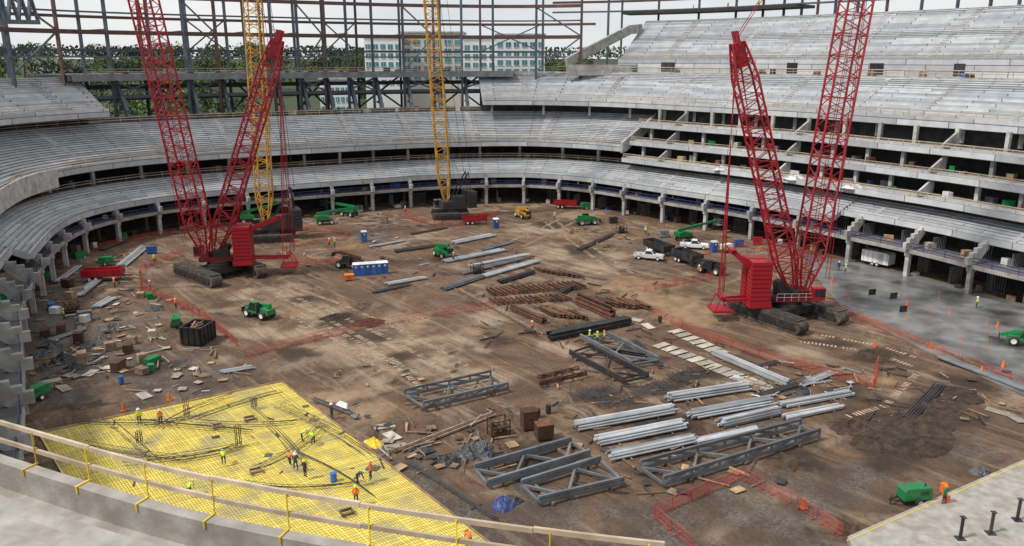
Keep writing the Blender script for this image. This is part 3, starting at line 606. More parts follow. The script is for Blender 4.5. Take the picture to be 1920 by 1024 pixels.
def tracks(root,base,head,sep,L,hh,wd):
    ca,sa=math.cos(head),math.sin(head)
    for sd in (-1,1):
        c=V((base.x-sa*sep*sd/2,base.y+ca*sep*sd/2,0)); m=MB(); n=10; poly=[]
        for i in range(n+1): k=-pi/2+pi*i/n; poly.append((L/2-hh/2+hh/2*math.cos(k),hh/2+hh/2*math.sin(k)))
        for i in range(n+1): k=pi/2+pi*i/n; poly.append((-L/2+hh/2+hh/2*math.cos(k),hh/2+hh/2*math.sin(k)))
        m.prism(poly,-wd/2,wd/2)
        for i in range(int(L/.42)):
            x=-L/2+.5+i*.42
            if x<L/2-.4: m.box((x,0,hh+.03),(.28,wd+.1,.12)); m.box((x,0,.03),(.28,wd+.1,.1))
        t=P('track',m,TRK,root); t.location=c-root.location; t.rotation_euler=(0,0,head)
        m=MB(); m.box((0,-wd/2-.06,hh/2),(L-hh,.1,hh*.5)); m.box((0,wd/2+.06,hh/2),(L-hh,.1,hh*.5))
        for i in range(8): m.lathe([(0,-wd/2-.2),(.3,-wd/2-.2),(.3,-wd/2-.05)],(-L/2+hh/2+i*(L-hh)/7,0,hh*.42),'y',10)
        P('track_frame',m,BLKP,t)
def at2(base,f,x,y,z): 
    p=V((-f.y,f.x)); return V((base.x+f.x*x+p.x*y,base.y+f.y*x+p.y*y,z))
def red_crane(label,base,head,f,tip,mtip,tail,cw):
    r=thing('crawler_crane',label,'crane',base); off=r.location.copy(); A=math.atan2(f.y,f.x)
    def bx(m,x,y,z,d): m.box(at2(base,f,x,y,z),d,A)
    tracks(r,base,head,8.8,14.2,2.1,2.0)
    m=MB(); m.box((0,0,1.5),(4.2,7.2,1.1),head); m.lathe([(2.2,2.0),(2.2,2.5),(1.8,2.5),(1.8,2.9),(0,2.9)],(0,0,0),'z',20); P('car_body',m,BLKP,r)
    m=MB(); bx(m,-.4,0,3.3,(7.4,2.4,.8)); bx(m,2.2,0,4.1,(1.4,2.4,.8)); bx(m,0,-1.7,3.1,(5.6,.7,.15)); P('house',m,DRED,r,off)
    m=MB(); bx(m,-.6,.2,4.3,(2.6,1.9,1.2)); bx(m,.9,-.6,4.1,(1.,.9,.8)); m.lathe([(0,-.9),(.7,-.9),(.7,.9),(0,.9)],tuple(at2(base,f,-1.4,0,5.2)),'y',14); P('machinery',m,BLKP,r,off)
    m=MB()
    for i in range(6): m.tube(at2(base,f,-2.4+i*1.1,-2.05,3.2),at2(base,f,-2.4+i*1.1,-2.05,4.3),.03,4)
    for z in (3.75,4.3): m.tube(at2(base,f,-2.4,-2.05,z),at2(base,f,3.1,-2.05,z),.03,4)
    P('handrail',m,WHT,r,off)
    m=MB(); bx(m,3.7,-2.1,4.3,(1.8,1.2,1.9)); k=P('cab',m,RED,r,off); m=MB(); bx(m,4.15,-2.1,4.5,(.92,1.24,1.2)); bx(m,3.3,-2.1,4.5,(.6,1.24,1.1)); P('window',m,GLS,k,off)
    for y in (-1.3,1.3):
        for i in range(10):
            m=MB(); bx(m,cw,y,3.0+i*.66,(3.0,2.2,.56)); P('counterweight_plate',m,RED,r,off)
    m=MB(); bx(m,cw,0,2.5,(3.4,5.2,.4)); bx(m,cw,0,6,(.5,.3,6.6)); P('counterweight_tray',m,RED,r,off)
    bf=at2(base,f,2.2,0,3.9)
    m=MB(); lattice(m,bf,tip,3.4,int((tip-bf).length/2.8),.18,.08,.08,.03); P('boom',m,RED,r,off)
    mf=at2(base,f,.6,0,4.2); m=MB(); lattice(m,mf,mtip,2.9,int((mtip-mf).length/2.4),.18,.085,.12,.12,end1=.55); 
    u=(mtip-mf).normalized(); m.bar(mtip-u*3.4,mtip,1.5,1.7); m.bar(mtip-u*.5+V((0,-.9,0)),mtip+u*1.6+V((0,-.9,0)),.3,.9); m.bar(mtip-u*.5+V((0,.9,0)),mtip+u*1.6+V((0,.9,0)),.3,.9); P('mast',m,RED,r,off)
    m=MB(); 
    for y in (-.8,.8): m.bar(at2(base,f,cw-1.5,y,8.4),at2(base,f,-tail+1,y,10.6),.4,.7); m.bar(at2(base,f,cw-1.6,y,3.2),at2(base,f,-tail,y,3.0),.25,.35)
    bx(m,-tail+1.2,0,10.5,(.8,2.,.6)); P('gantry',m,RED,r,off)
    m=MB(); bx(m,-tail,0,1.5,(3.0,3.6,.35)); bx(m,-tail,0,3.5,(.8,2.6,.4))
    for x in (-1.2,1.2):
        for y in (-1.4,1.4): m.bar(at2(base,f,-tail+x,y,1.6),at2(base,f,-tail+x*.3,y,3.5),.13)
    P('suspended_tray',m,RED,r,off)
    m=MB()
    for y in (-1.6,-1.2,-.5,.5,1.2,1.6): m.tube(mtip+V((0,y*.5,0)),at2(base,f,-tail+y*.6,y,3.7),.055,4)
    for y in (-.6,-.2,.2,.6): m.tube(mtip+V((0,y,0)),at2(base,f,-2+y,y,5.),.045,4)
    P('backstay_rope',m,RED,r,off)
    m=MB()
    for y in (-.7,.7): m.tube(mtip+V((0,y,.8)),tip+V((0,y,0)),.06,4)
    for dx in (0,.5,3.2,3.7): m.tube(tip,V((bf.x+f.x*(-.5+dx),bf.y-1.5,6.5)),.05,4)
    P('pendant_rope',m,RED,r,off)
    return r
base=G(414,517); fl=V((-.985,-.17)).normalized()
red_crane('tall red crawler crane on the left with dark tracks and red counterweight stack',base,math.atan2(-10,11),fl,D(172,-400,base.y-8),D(521,74,base.y+2),12.2,-4.4)
base=V((41.6,116.4,0)); fr=V((.985,.05)).normalized()
red_crane('tall red crawler crane on the right beside the wet grey slab',base,math.atan2(-10.4,6.2),fr,D(1680,-400,base.y+3),D(1382,80,base.y-1),10.2,-5.0)
def yellow_crane(label,base,foot,tip,f,head):
    r=thing('crawler_crane',label,'crane',base); off=r.location.copy(); A=math.atan2(f.y,f.x)
    def bx(m,x,y,z,d): m.box(at2(base,f,x,y,z),d,A)
    tracks(r,base,head,6.6,9.5,1.5,1.3)
    m=MB(); m.box((0,0,1.2),(3.4,5.6,.9),head); m.lathe([(1.8,1.6),(1.8,2.2),(0,2.2)],(0,0,0),'z',18); P('car_body',m,BLKP,r)
    m=MB(); bx(m,-1.5,0,3.2,(8,3,1.9)); bx(m,-2.5,0,4.6,(4,2.6,1.2)); P('house',m,DSTEEL,r,off)
    for i in range(6): m=MB(); bx(m,-5,0,2.6+i*.7,(2.2,5,.62)); P('counterweight_plate',m,DSTEEL,r,off)
    m=MB(); bx(m,2.6,-2.,3.3,(1.8,1.3,2.)); k=P('cab',m,GSTEEL,r,off); m=MB(); bx(m,2.9,-2.,3.6,(1.3,1.34,1.1)); P('window',m,GLS,k,off)
    m=MB(); lattice(m,foot,tip,2.9,int((tip-foot).length/2.7),.17,.08,.07,.03); P('boom',m,YEL,r,off)
    m=MB(); g=at2(base,f,-4.5,0,11)
    for y in (-1,1): m.bar(at2(base,f,0,y,4),at2(base,f,-4.5,y,11),.25); m.bar(at2(base,f,-5,y,5),at2(base,f,-4.5,y,11),.2)
    P('gantry',m,BLKP,r,off)
    m=MB()
    for y in (-.8,.8): m.tube(g+V((y,0,0)),tip+V((y,0,0)),.06,4)
    for dx in (1.5,2.2): m.tube(tip,V((foot.x+dx,foot.y-1,9)),.05,4)
    P('pendant_rope',m,BLKP,r,off)
base=G(845,407); yellow_crane('crawler crane with straight yellow lattice boom near the far stand',base,D(836,378,base.y),D(779,-380,base.y-4),V((-.9,-.4)).normalized(),.15)
base=G(512,448); yellow_crane('crawler crane with yellow lattice boom half hidden behind the left red crane',base,D(499,420,base.y),D(450,-380,base.y),V((-.9,-.4)).normalized(),.2)
# ---------------- vehicles and plant (local, x forward)
def wheel(root,x,y,r_,w,rimm=WHT,tm=BLK):
    m=MB(); m.lathe([(r_*.55,-w/2),(r_*.92,-w/2),(r_,-w*.3),(r_,w*.3),(r_*.92,w/2),(r_*.55,w/2)],(0,0,0),'y',16); t=obj('wheel',mesh(m,'wheel',tm,None,True),root,(x,y,r_))
    m=MB(); m.lathe([(0,-w*.4),(r_*.3,-w*.42),(r_*.56,-w*.5)],(0,0,0),'y',12); m.lathe([(0,w*.4),(r_*.3,w*.42),(r_*.56,w*.5)],(0,0,0),'y',12); P('rim',m,rimm,t)
def telehandler(label,mt,loc,rz,lift=.0):
    r=thing('telehandler',label,'telehandler',loc,rz)
    m=MB(); m.prism([(-2.6,.75),(-2.7,1.55),(-1.4,1.75),(.9,1.35),(2.3,1.25),(2.5,.75)],-.75,.75); m.prism([(-1.3,.7),(-1.3,1.75),(.5,1.7),(.7,.7)],-1.2,-.75); P('chassis',m,mt,r)
    m=MB(); m.prism([(-.75,1.0),(-.75,2.35),(-.45,2.5),(.5,2.5),(1.0,1.55),(1.0,1.0)],.35,1.2); c=P('cab',m,GLS,r)
    m=MB(); m.box((.0,.78,2.54),(1.2,.9,.07)); m.bar((-.75,1.21,1.),(-.75,1.21,2.45),.09); m.bar((1.0,1.21,1.5),(.5,1.21,2.5),.08); m.box((.1,1.22,1.1),(1.7,.05,.3)); P('cab_frame',m,mt,c)
    e=V((3.2,-.15,1.0+lift)); m=MB(); m.bar((-2.4,-.15,2.05),(1.9,-.15,1.62+lift*.75),.5,.55); m.bar((1.7,-.15,1.62+lift*.75),e,.36,.42); P('boom',m,mt,r)
    m=MB(); m.box((e.x+.15,-.15,e.z-.25),(.12,1.3,.8)); m.box((e.x+.8,-.5,e.z-.62),(1.2,.13,.07)); m.box((e.x+.8,.2,e.z-.62),(1.2,.13,.07)); P('fork',m,BLKP,r)
    for x in (-1.65,1.6):
        for y in (-1.,1.): wheel(r,x,y,.66,.46)
    for x in (-1.65,1.6):
        m=MB(); m.box((x,0,.7),(.3,1.8,.3)); P('axle',m,BLKP,r)
    for y in (-.55,.55): m=MB(); m.box((-2.72,y,1.3),(.06,.2,.14)); P('tail_light',m,RED,r)
    return r
telehandler('green telehandler alone on the dirt in front of the left red crane',GRN,G(487,594),-.55+pi)
telehandler('green telehandler at midfield among the grey pipe stacks',GRN,G(831,482),-1.0,1.2)
telehandler('yellow telehandler parked below the far stand right of the yellow crane',YEL,G(980,408),-1.1,1.0)
telehandler('green telehandler in front of the far right columns',GRN,G(1100,421),.3)
telehandler('green telehandler at the right frame edge on the wet slab',GRN,G(1925,648,.1),2.6)
telehandler('dark red rough-terrain forklift left of the blue toilets',RUST,G(655,502),2.8,1.6)
telehandler('dark telehandler at the near end of the long black trailer',BLKP,G(1332,512),2.4,.6)
def lift(label,loc,rz,mt=GRN,up=.12):
    r=thing('boom_lift',label,'boom lift',loc,rz)
    m=MB(); m.box((0,0,.85),(3.4,1.7,.5)); P('chassis',m,BLKP,r)
    m=MB(); m.prism([(-2.2,1.15),(-2.3,2.1),(-1.2,2.3),(1.0,1.9),(1.2,1.15)],-1.1,1.1); P('turntable',m,mt,r)
    a=V((-2.0,0,2.5)); b=V((7.5,0,2.5+9*up)); m=MB(); m.bar(a,a.lerp(b,.62),.5,.6); m.bar(a.lerp(b,.55),b,.36,.45); P('boom',m,mt,r)
    m=MB(); c=b+V((.3,0,-.9))
    for x in (0,1.1):
        for y in (-.9,.9): m.tube(c+V((x,y,0)),c+V((x,y,1.1)),.04,5)
    m.box(c+V((.55,0,0)),(1.2,1.9,.08))
    for z in (.55,1.1):
        for y in (-.9,.9): m.tube(c+V((0,y,z)),c+V((1.1,y,z)),.04,5)
        for x in (0,1.1): m.tube(c+V((x,-.9,z)),c+V((x,.9,z)),.04,5)
    m.bar(b,c+V((0,0,.3)),.2); P('basket',m,GSTEEL,r)
    for x in (-1.4,1.4):
        for y in (-1.05,1.05): wheel(r,x,y,.55,.4)
    return r
lift('green boom lift stretched out below the far left stand',G(610,420),.35)
lift('green boom lift behind the first one, close to the far wall',G(655,405),2.6,up=.05)
lift('green boom lift beside the white truck on the right',G(1285,452),.4,up=.15)
lift('green boom lift behind the left crane, at the stand columns',G(470,418),.2,up=.25)
def toilet_proto():
    r=thing('portable_toilet','x','toilet'); m=MB(); m.frus((-.56,.56,-.56,.56),(-.54,.54,-.54,.54),.1,2.05); m.box((0,0,.06),(1.2,1.2,.1))
    for k in (-.3,0,.3):
        for sg in (-1,1): m.box((k,sg*.56,1.05),(.06,.05,1.7)); 
        m.box((-.56,k,1.05),(.05,.06,1.7))
    P('body',m,BLU,r); m=MB(); m.box((.565,0,1.05),(.04,.8,1.8)); d=P('door',m,BLU,r); m=MB(); m.box((.6,.3,1.05),(.05,.06,.16)); P('handle',m,BLKP,d); m=MB(); m.box((.59,0,1.6),(.02,.35,.3)); P('sign',m,WHT,d)
    m=MB(); m.frus((-.62,.62,-.62,.62),(-.4,.4,-.5,.5),2.05,2.3); P('roof',m,WHT,r); m=MB(); m.tube((-.4,.4,2.1),(-.4,.4,2.6),.05,8); P('vent_pipe',m,GSTEEL,r); return r
tp=toilet_proto()
for i in range(6):
    a=G(668,516).lerp(G(722,512),i/5); 
    q=tp if i==0 else dup(tp,a,-1.3); q.location=a;q.rotation_euler=(0,0,-1.35); q['label']='blue portable toilet with white roof in the row left of midfield'; q['group']='row of blue portable toilets'
for (x,y,l) in ((683,452,'lone blue portable toilet beyond the toilet row'),(930,427,'blue portable toilet right of the yellow crane'),(1338,472,'blue portable toilet beside the white truck at right')): dup(tp,G(x,y),-1.2,l)
def pickup(label,loc,rz):
    r=thing('pickup_truck',label,'truck',loc,rz)
    m=MB(); m.prism([(-.85,.45),(-.85,1.12),(1.15,1.12),(2.7,1.02),(2.85,.85),(2.9,.45)],-.97,.97); m.box((-1.9,0,.6),(2.15,1.9,.14)); m.box((-1.9,.93,.85),(2.15,.08,.5)); m.box((-1.9,-.93,.85),(2.15,.08,.5)); m.box((-2.95,0,.85),(.08,1.9,.5)); P('body',m,WHT,r)
    m=MB(); m.frus((-.9,1.25,-.93,.93),(-.6,.45,-.72,.72),1.12,1.88); c=P('cab',m,WHT,r)
    m=MB(); m.hexa([(1.16,-.8,1.2),(1.2,-.8,1.18),(1.2,.8,1.18),(1.16,.8,1.2),(.5,-.66,1.84),(.55,-.66,1.83),(.55,.66,1.83),(.5,.66,1.84)]); P('windscreen',m,GLS,c)
    for sg in (-1,1):
        m=MB(); m.hexa([(-.75,sg*.9,1.2),(1.0,sg*.9,1.2),(1.0,sg*.935,1.2),(-.75,sg*.935,1.2),(-.55,sg*.75,1.8),(.42,sg*.75,1.8),(.42,sg*.78,1.8),(-.55,sg*.78,1.8)]); P('side_window',m,GLS,c)
        m=MB(); m.box((2.9,sg*.72,.85),(.06,.36,.2)); P('headlight',m,GALV,r); m=MB(); m.box((-3.0,sg*.85,.85),(.05,.14,.35)); P('tail_light',m,RED,r)
        for x in (-1.9,1.8): wheel(r,x,sg*.85,.4,.27)
    m=MB(); m.hexa([(-.88,-.7,1.2),(-.84,-.7,1.2),(-.84,.7,1.2),(-.88,.7,1.2),(-.66,-.6,1.8),(-.62,-.6,1.8),(-.62,.6,1.8),(-.66,.6,1.8)]); P('rear_window',m,GLS,c)
    m=MB(); m.box((2.94,0,.5),(.14,1.9,.2)); m.box((-3.05,0,.5),(.14,1.9,.18)); P('bumper',m,GSTEEL,r); m=MB(); m.box((2.9,0,.82),(.05,1.0,.28)); P('grille',m,BLKP,r)
pickup('white pickup truck parked near the long black trailer',G(1217,486),-.35)
pickup('white pickup truck behind the long black trailer',G(1302,466),-.2)
def trailer(label,loc,rz,L,mt,h=1.5):
    r=thing('equipment_trailer',label,'trailer',loc,rz); m=MB(); m.box((0,0,1.0),(L,2.4,.25))
    for sg in (-1,1):
        m.box((0,sg*1.2,1.0+h/2),(L,.12,h)); m.box((sg*L/2,0,1.0+h/2),(.12,2.4,h))
    for i in range(int(L/1.2)+1):
        for sg in (-1,1): m.box((-L/2+i*L/int(L/1.2),sg*1.28,1+h/2),(.12,.08,h))
    P('bed',m,mt,r)
    for x in (-L/2+1.2,-L/2+2.3):
        for sg in (-1,1): wheel(r,x,sg*1.0,.48,.3)
    m=MB(); m.bar((L/2,0,.9),(L/2+1.6,0,.7),.2); m.tube((L/2-.6,.7,0),(L/2-.6,.7,1),.07); m.tube((L/2-.6,-.7,0),(L/2-.6,-.7,1),.07); P('drawbar',m,mt,r)
A=G(1210,464);Bq=G(1312,503); az=math.atan2(Bq.y-A.y,Bq.x-A.x)
trailer('long black open trailer between the two white trucks',A.lerp(Bq,.26),az,(Bq-A).length*.4,BLKP,1.2); trailer('second black open trailer, nearer the right crane',A.lerp(Bq,.78),az,(Bq-A).length*.36,BLKP,1.4)
trailer('red equipment trailer on the gravel below the left stand',G(195,525),.15,6.5,RED,1.1)
trailer('red equipment trailer against the far right wall',G(1060,390),-.2,6,RED,1.0)
trailer('dark red trailer right of the yellow crane base',G(885,420),.1,4.5,RED,.8)
r=thing('dumpster','black open dumpster filled with scrap wood behind the left barrier run','dumpster',G(373,640),1.38); m=MB(); z=2.4
for sg in (-1,1): m.box((0,sg*1.5,z/2+.1),(3.6,.12,z)); m.box((sg*1.8,0,z/2+.1),(.12,3.1,z))
m.box((0,0,.25),(3.5,2.9,.1)); P('shell',m,BLKP,r)
m=MB(); 
for i in range(5): 
    for sg in (-1,1): m.box((-1.7+i*.85,sg*1.62,z/2+.1),(.12,.12,z))
for i in range(4):
    for sg in (-1,1): m.box((sg*1.92,-1.3+i*.87,z/2+.1),(.12,.12,z))
P('rib',m,BLKP,r); m=MB()
for sg in (-1,1): m.box((0,sg*1.5,z+.15),(3.8,.2,.12)); m.box((sg*1.8,0,z+.15),(.2,2.8,.12))
P('rim',m,DSTEEL,r)
for i in range(12): one('scrap_board','board',WOOD,G(373,640)+V((R.uniform(-.6,.6),R.uniform(-.7,.7),1.9+.06*i)),R.uniform(1.2,1.9),.09,R.uniform(0,3),'scrap board heaped inside the black dumpster','board','scrap boards in the dumpster',R.uniform(-.2,.2))
def genset(label,loc,rz,mt=GRN):
    r=thing('generator',label,'generator',loc,rz); m=MB(); m.prism([(-1.3,.55),(-1.3,1.5),(-1.15,1.65),(1.1,1.65),(1.3,1.4),(1.3,.55)],-.6,.6); b=P('housing',m,mt,r)
    m=MB(); 
    for i in range(5): m.box((-.9+i*.16,.61,1.2),(.08,.03,.4)); m.box((-.9+i*.16,-.61,1.2),(.08,.03,.4))
    P('vent_grille',m,BLKP,b); m=MB(); m.box((.4,-.61,1.1),(.9,.03,.8)); m.box((.4,.61,1.1),(.9,.03,.8)); P('side_door',m,mt,b); m=MB(); m.tube((-.8,.2,1.6),(-.8,.2,1.95),.06,8); P('exhaust',m,BLKP,b)
    m=MB(); m.box((0,0,.5),(2.7,1.1,.12)); m.bar((1.3,.4,.5),(2.4,0,.5),.1); m.bar((1.3,-.4,.5),(2.4,0,.5),.1); m.tube((2.2,0,0),(2.2,0,.9),.05); P('drawbar',m,BLKP,r)
    for sg in (-1,1): wheel(r,-.1,sg*.72,.36,.22)
genset('green towable generator by the lower right slab',G(1712,942),.15+pi)
genset('green towable generator left of the black dumpster',G(331,612),2.0)
genset('green towable generator at the left frame edge beyond the yellow slab',G(72,748),1.2)
genset('green towable generator behind the red trailer at left',G(200,497),.3)
genset('green towable generator by the far wall right of the yellow telehandler',G(1098,392),.3)
genset('white towable generator beside the far white pickup truck',G(1362,472),.5,WHT)
r=thing('site_trailer','white box trailer under the right stand','trailer',G(1645,497),-.95); m=MB(); m.prism([(-2.7,.6),(-2.7,2.8),(2.4,2.8),(2.7,2.5),(2.7,.6)],-1.2,1.2); b=P('box',m,WHT,r); m=MB()
for i in range(6): m.box((-2.3+i*.95,-1.21,1.7),(.05,.03,2.1))
P('trim',m,GSTEEL,b); m=MB(); m.box((1.2,-1.22,1.6),(.9,.04,1.8)); P('door',m,GALV,b)
for sg in (-1,1): wheel(r,-.4,sg*1.1,.4,.25); wheel(r,.5,sg*1.1,.4,.25)
# ---------------- boxes, racks, cones, barrels
def gang(label,loc,rz,mt,s):
    r=thing('storage_box',label,'box',loc,rz); m=MB(); m.box((0,0,.15+s[2]/2),s); m.box((-s[0]/2+.15,0,.08),(.12,s[1],.16)); m.box((s[0]/2-.15,0,.08),(.12,s[1],.16)); P('body',m,mt,r); m=MB(); m.box((0,0,.15+s[2]+.05),(s[0]+.06,s[1]+.06,.1)); P('lid',m,mt,r); m=MB(); m.box((0,-s[1]/2-.02,.15+s[2]*.6),(s[0]*.3,.04,.1)); P('handle',m,BLKP,r)
gang('tall rusty storage box left of the two near the pipe yard',G(992,803),.3,RUST,(1.6,1.3,1.9)); gang('rusty storage box right of the two near the pipe yard',G(1020,822),.3,RUST,(1.7,1.3,1.5)); gang('orange job box beside the blue toilets',G(655,525),.2,ORG,(1.6,1,.8))
for x,y,mt,l in ((128,538,RUST,'brown job box left of the red trailer'),(160,600,GSTEEL,'grey job box in the left scrap yard'),(285,475,BLU,'blue job box under the left stand'),(560,432,RED,'red job box behind the left yellow crane'),(905,412,RED,'red job box beside the far blue toilet'),(1150,418,BLKP,'black job box at the far right columns'),(1420,458,RED,'red job box behind the right crane'),(720,418,OLDW,'brown job box below the far stand'),(1245,445,GSTEEL,'grey job box beside the right boom lift'),(1385,462,BLU,'blue job box behind the right crane barrier')): gang(l,G(x,y),R.uniform(-.5,.5),mt,(1.9,1.1,1.2))
def rack(label,x,y,mt):
    r=thing('steel_rack',label,'rack',G(x,y),.4); m=MB()
    for a in (-1,1):
        for b in (-.7,.7): m.bar((a,b,0),(a,b,1.9),.1)
    P('upright',m,mt,r); m=MB()
    for z in (.3,1.,1.8):
        for b in (-.7,.7): m.bar((-1,b,z),(1,b,z),.09)
        for a in (-1,1): m.bar((a,-.7,z),(a,.7,z),.09)
    m.box((0,0,.35),(1.9,1.3,.04)); m.box((0,0,1.05),(1.9,1.3,.04)); P('shelf',m,mt,r)
    for i in range(6): m=MB(); m.lathe([(0,0),(.2,0),(.2,.4),(0,.4)],(-.7+i*.28,.1*(i%3)-.1,.4 if i%2 else 1.1),'z',8); P('canister',m,OLDW,r)
rack('dark steel rack of drums beside the storage boxes',935,815,RUST); rack('small rack on the dirt near the green midfield telehandler',895,512,DSTEEL); rack('steel rack under the right stand by the boom lift',1165,436,DSTEEL); rack('rusty rack on the left scrap yard',135,585,RUST)
m=MB(); m.lathe([(.17,.04),(.13,.3),(.06,.7),(.03,.74),(0,.74)],(0,0,0),'z',12); m.box((0,0,.02),(.42,.42,.04)); CM=mesh(m,'cone',ORG)
for x,y in ((318,750),(232,770),(60,580),(1425,470),(1745,655),(1640,650),(1870,615),(1507,952),(1560,530),(1700,575),(1840,700),(1880,690)):
    o=obj('traffic_cone',CM,None,G(x,y)+V((0,0,.1 if x>1560 and y<620 else 0))); o.scale=(1.3,1.3,1.3); w='left gravel' if x<400 else ('lower right pen' if y>900 else 'right side near the wet slab'); tag(o,'orange traffic cone standing on the '+w,'cone','cones on the '+w)
m=MB(); m.lathe([(0,0),(.3,0),(.3,.3),(.32,.31),(.3,.33),(.3,.6),(.32,.62),(.3,.64),(.3,.9),(0,.9)],(0,0,0),'z',14); BM=mesh(m,'drum',BLU); BM2=mesh(m,'drum',BLKP); BO=mesh(m,'drum',ORG)
for x,y,q,l in ((228,720,BM,'blue-grey drum on the left gravel beyond the yellow slab'),(1028,775,BM2,'dark drum beside the rusty storage boxes'),(1008,782,BM2,'dark drum behind the left rusty storage box'),(1237,605,BM2,'dark drum by the right barrier run'),(1768,925,BO,'orange drum by the lower right generator'),(1772,948,BO,'orange drum on the lower right slab edge'),(626,905,BM,'small blue drum on the yellow slab')): tag(obj('drum',q,None,G(x,y)+V((0,0,.1))),l,'drum')
m=MB(); m.tube((0,0,0),(0,0,1.3),.045,6); m.box((0,0,.03),(.3,.3,.05)); OM=mesh(m,'stake',ORG)
for x,y in ((1590,560),(1640,545),(1700,600),(1760,560),(1800,640),(1850,610),(1690,560),(1740,600),(1560,545),(1850,655),(1890,640),(1780,590)): tag(obj('stake',OM,None,G(x,y,.1)),'orange marker stake on the wet grey slab','stake','orange stakes on the wet slab')
m=MB()
for i in range(5): m.box((i*.28-.56,0,.5),(.22,.12,1.0))
SM=mesh(m,'sleeve',DSTEEL)
for x,y,l in ((1635,553,'behind the other sleeve groups'),(1693,585,'left front'),(1675,560,'right rear')): tag(obj('pipe_sleeve',SM,None,G(x,y,.1),(0,0,.3)),'dark row of pipe sleeves in the wet slab, '+l,'sleeve')
def heap(name,cat,label,x,y,s,mt,grp=None,loc=None,hk=.4,n=18):
    m=MB(); sd=R.uniform(0,99)
    for j in range(n+1):
        for i in range(n+1):
            u=i/n*2-1;v=j/n*2-1; e=max(0,1-(u*u+v*v)**.9); q=noise.noise((u*2.2+sd,v*2.2,sd))*.5+noise.noise((u*6+sd,v*6,sd))*.35+noise.noise((u*13+sd,v*13,sd))*.2
            m.v.append((s*u*(1+.35*noise.noise((v*2,sd,1))),s*v*.8*(1+.35*noise.noise((u*2,sd,5))),(e*hk*(1+1.6*q)*min(1.6,s) if e>0 else -.12)))
    m.f=[(j*(n+1)+i,j*(n+1)+i+1,(j+1)*(n+1)+i+1,(j+1)*(n+1)+i) for j in range(n) for i in range(n)]; m.m=[0]*len(m.f)
    tag(obj(name,mesh(m,name,mt),None,loc or G(x,y)+V((0,0,-.04)),(0,0,R.uniform(0,3))),label,cat,grp)
def tarp(label,x,y,s,mt,grp=None,loc=None): heap('tarp','tarp',label,x,y,s,mt,grp,loc)
for x,y in ((85,690),(120,675),(100,650),(160,650),(140,690),(185,640),(75,665),(290,580),(210,615)): tarp('crumpled dark sheeting heaped on the left scrap yard',x,y,R.uniform(1.2,2.),TARP,'dark sheeting on the left scrap yard')
for x,y in ((875,850),(905,840),(840,865),(915,855)): tarp('crumpled dark sheeting between the slab and the racks',x,y,R.uniform(1.,1.7),TARP,'dark sheeting left of the trusses')
tarp('bright yellow sheet over a heap beside the slab edge',700,832,1.2,YELP); tarp('tangled blue sheeting in front of the nearest truss',945,945,1.3,BLUR); tarp('white plastic sheet on the dirt beyond the slab corner',640,760,.9,WHT); tarp('black coiled hose heap by the lower right slab',1838,885,1.2,TARP); tarp('dark sheet beside the right tube stacks',1505,735,1.3,TARP); tarp('dark sheeting in front of the blue one',960,938,1.0,TARP)
for k,(s,l) in enumerate(((sMid+30,'nearest the far end'),(sMid+48,'in the middle'),(sMid+62,'nearest the camera'))): tarp('white plastic sheet draped over the lowest club balcony, '+l,0,0,2.2,WHT,None,B.at(s,5.8,13.45))
for x,y,s_ in ((1690,795,3.8),(1760,765,3.4),(1650,830,3.),(1720,835,3.4),(1800,740,2.8),(1480,865,2.2),(1640,665,2.2),(690,605,2.6),(630,595,2.2),(270,690,2.),(1590,800,2.4),(1740,800,3.2)): w='right of the tube yard' if x>1400 else 'on the left half of the site'; heap('soil_heap','soil','low dark heap of turned soil '+w,x,y,s_,SOIL,'dark soil heaps '+w,None,.26,22)
def scatter(n,x0,x1,y0,y1,where,mts,L=(.8,3.2),kinds=('board',),tilt=.04):
    for i in range(n):
        x=R.uniform(x0,x1);y=R.uniform(y0,y1); k=R.choice(kinds); mt=R.choice(mts)
        nm={'board':'scrap_board','pipe':'scrap_pipe','tube':'scrap_timber','ibeam':'scrap_beam','sheet':'scrap_sheet'}[k]; w=nm[6:]
        o=one(nm,k,mt,G(x,y)+V((0,0,.08+R.uniform(0,.12))),R.uniform(*L),R.uniform(.05,.1),R.uniform(0,pi),'loose scrap %s lying %s'%(w,where),w,'scrap %ss %s'%(w,where),R.uniform(-tilt,tilt))
        if k=='sheet': o.scale=(R.uniform(.6,1.3),R.uniform(.5,1.),.05)
AK=('board','pipe','tube','sheet')
scatter(110,60,235,560,720,'on the left scrap yard',(OLDW,WOOD,GALV,OLDW,DSTEEL),kinds=AK)
scatter(65,90,260,470,560,'near the red trailer at left',(OLDW,WOOD,GALV,DSTEEL),kinds=AK)
scatter(40,230,460,640,740,'on the gravel beyond the yellow slab',(OLDW,WOOD,PLY),kinds=AK)
scatter(60,690,960,790,880,'between the yellow slab and the trusses',(OLDW,WOOD,PLY,DSTEEL),kinds=AK)
scatter(60,1040,1330,690,760,'around the rebar mats',(OLDW,REBAR,WOOD,DSTEEL),kinds=('pipe','board','pipe'))
scatter(65,1360,1620,680,750,'right of the plywood sheets',(OLDW,REBAR,WOOD,GALV),kinds=AK)
scatter(55,1060,1320,425,470,'in front of the right columns',(OLDW,DSTEEL,WOOD,GALV),kinds=AK)
scatter(55,560,1010,440,520,'among the midfield stacks',(OLDW,WOOD,GALV,DSTEEL),kinds=AK)
scatter(65,900,1260,500,650,'around the rusty beam piles',(OLDW,RUST,DSTEEL),kinds=('ibeam','pipe','board'))
scatter(30,200,330,560,640,'left of the black dumpster',(OLDW,WOOD,PLY),kinds=AK)
scatter(40,560,780,398,425,'below the far left stand',(OLDW,WOOD,GALV),kinds=AK)
scatter(35,1620,1900,690,790,'by the right end of the barrier',(OLDW,WOOD,DSTEEL),kinds=AK)
